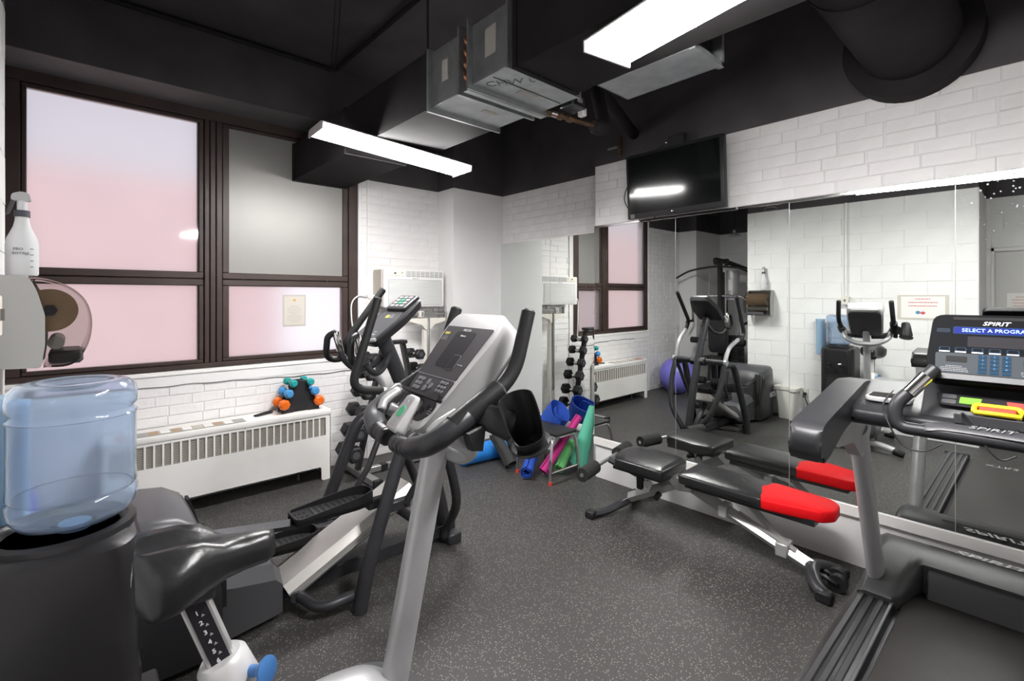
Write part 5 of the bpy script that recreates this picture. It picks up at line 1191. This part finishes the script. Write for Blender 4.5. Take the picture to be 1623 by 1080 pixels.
gp('rear_post', 'black_plastic', lambda b: b.box(-1.66, -1.60, GY-.28, GY-.22, .05, 1.80, .006).box(-1.66, -1.60, GY+.16, GY+.22, .05, 1.80, .006))
gp('front_post', 'black_plastic', lambda b: b.box(-1.06, -1.00, GY-.03, GY+.03, .05, 1.95, .006))
gp('top_boom', 'black_plastic', lambda b: b.tube([(-1.63, GY-.25, 1.78), (-1.30, GY, 1.93), (-.86, GY, 1.95)], .035, 4, rnd=False))
gp('top_pulley', 'charcoal_plastic', lambda b: b.cyl((-.90, GY-.02, 1.93), (-.90, GY+.02, 1.93), .055, n=20).cyl((-1.25, GY-.02, 1.93), (-1.25, GY+.02, 1.93), .055, n=20))
lb = gp('lat_bar', 'black_plastic', lambda b: b.tube(catmull([(-.88, GY-.62, 1.70), (-.88, GY-.40, 1.80), (-.88, GY-.10, 1.845), (-.88, GY+.10, 1.845), (-.88, GY+.40, 1.80), (-.88, GY+.62, 1.70)]), .015, 10))
gp('lat_cable', 'steel_grey', lambda b: b.cyl((-.88, GY, 1.84), (-.90, GY, 1.93), .005, n=6), lb)
gp('chain', 'steel_grey', lambda b: b.cyl((-.92, GY+.10, 1.78), (-.92, GY+.13, 1.25), .006, n=6))
gp('stack_shroud', 'silver_paint', lambda b: b.cyl((-1.18, GY-.12, 1.36), (-1.18, GY-.12, 1.80), .095, n=28))
gp('shroud_label', 'paper', lambda b: b.box(-1.086, -1.084, GY-.15, GY-.10, 1.50, 1.66))
gp('weight_stack', 'charcoal_metal', lambda b: [b.box(-1.45, -1.25, GY-.18, GY+.10, .12+i*.05, .165+i*.05, .003) for i in range(14)])
for q in (GY-.14, GY+.06): gp('guide_rod', 'chrome', lambda b: b.cyl((-1.35, q, .08), (-1.35, q, 1.80), .012, n=10))
gp('press_arm', 'chrome', lambda b: b.tube(fillet([(-1.02, GY-.42, 1.02), (-.98, GY-.42, 1.36), (-1.03, GY-.30, 1.42), (-1.03, GY+.30, 1.42), (-.98, GY+.42, 1.36), (-1.02, GY+.42, 1.02)], .07), .018, 10))
for s_ in (-1, 1): gp('press_grip', 'black_rubber', lambda b: b.tube([(-1.00, GY+s_*.42, 1.04), (-.82, GY+s_*.42, 1.02)], .02, 10))
gp('back_pad', 'black_vinyl', lambda b: b.prism(rpoly([(GY-.13, .58), (GY+.13, .58), (GY+.14, .95), (GY+.08, 1.14), (GY-.08, 1.14), (GY-.14, .95)], .05), 'x', -1.0, -.93, .015, 2))
gp('seat_pad', 'black_vinyl', lambda b: b.prism(rrect(.28, .28, .05, 4, -.85, GY), 'z', .47, .54, .015, 2))
gp('seat_post', 'black_plastic', lambda b: b.box(-.86, -.80, GY-.03, GY+.03, .06, .48, .004))
gp('leg_lever', 'black_plastic', lambda b: b.tube([(-.70, GY, .48), (-.66, GY, .20)], .025, 4, rnd=False).tube([(-.80, GY, .44), (-.68, GY, .44)], .022, 4, rnd=False))
for x, z in ((-.70, .50), (-.66, .20)):
    for s_ in (-1, 1): gp('foam_roller', 'foam_black', lambda b: b.cyl((x, GY+s_*.05, z), (x, GY+s_*.18, z), .05, n=18))
for s_ in (-1, 1): gp('arm_roller', 'foam_black', lambda b: b.cyl((-.93, GY+s_*.22, .75), (-.93, GY+s_*.40, .75), .045, n=18).cyl((-1.03, GY+s_*.22, .75), (-.93, GY+s_*.22, .75), .015, n=10))
pl_ = thing('pendant_lamp', 'small unlit pendant lamp hanging in the alcove', 'pendant lamp', (-1.15, 3.12, 2.30))
MB().lathe([(.09, 0), (.088, .008), (.05, .035), (.02, .055), (.02, .085), (.012, .095)], (-1.15, 3.12, 2.30)).build('shade', 'ac_grey', pl_)
MB().cyl((-1.15, 3.12, 2.39), (-1.15, 3.12, CE), .005, n=6).build('cord', 'black_rubber', pl_)
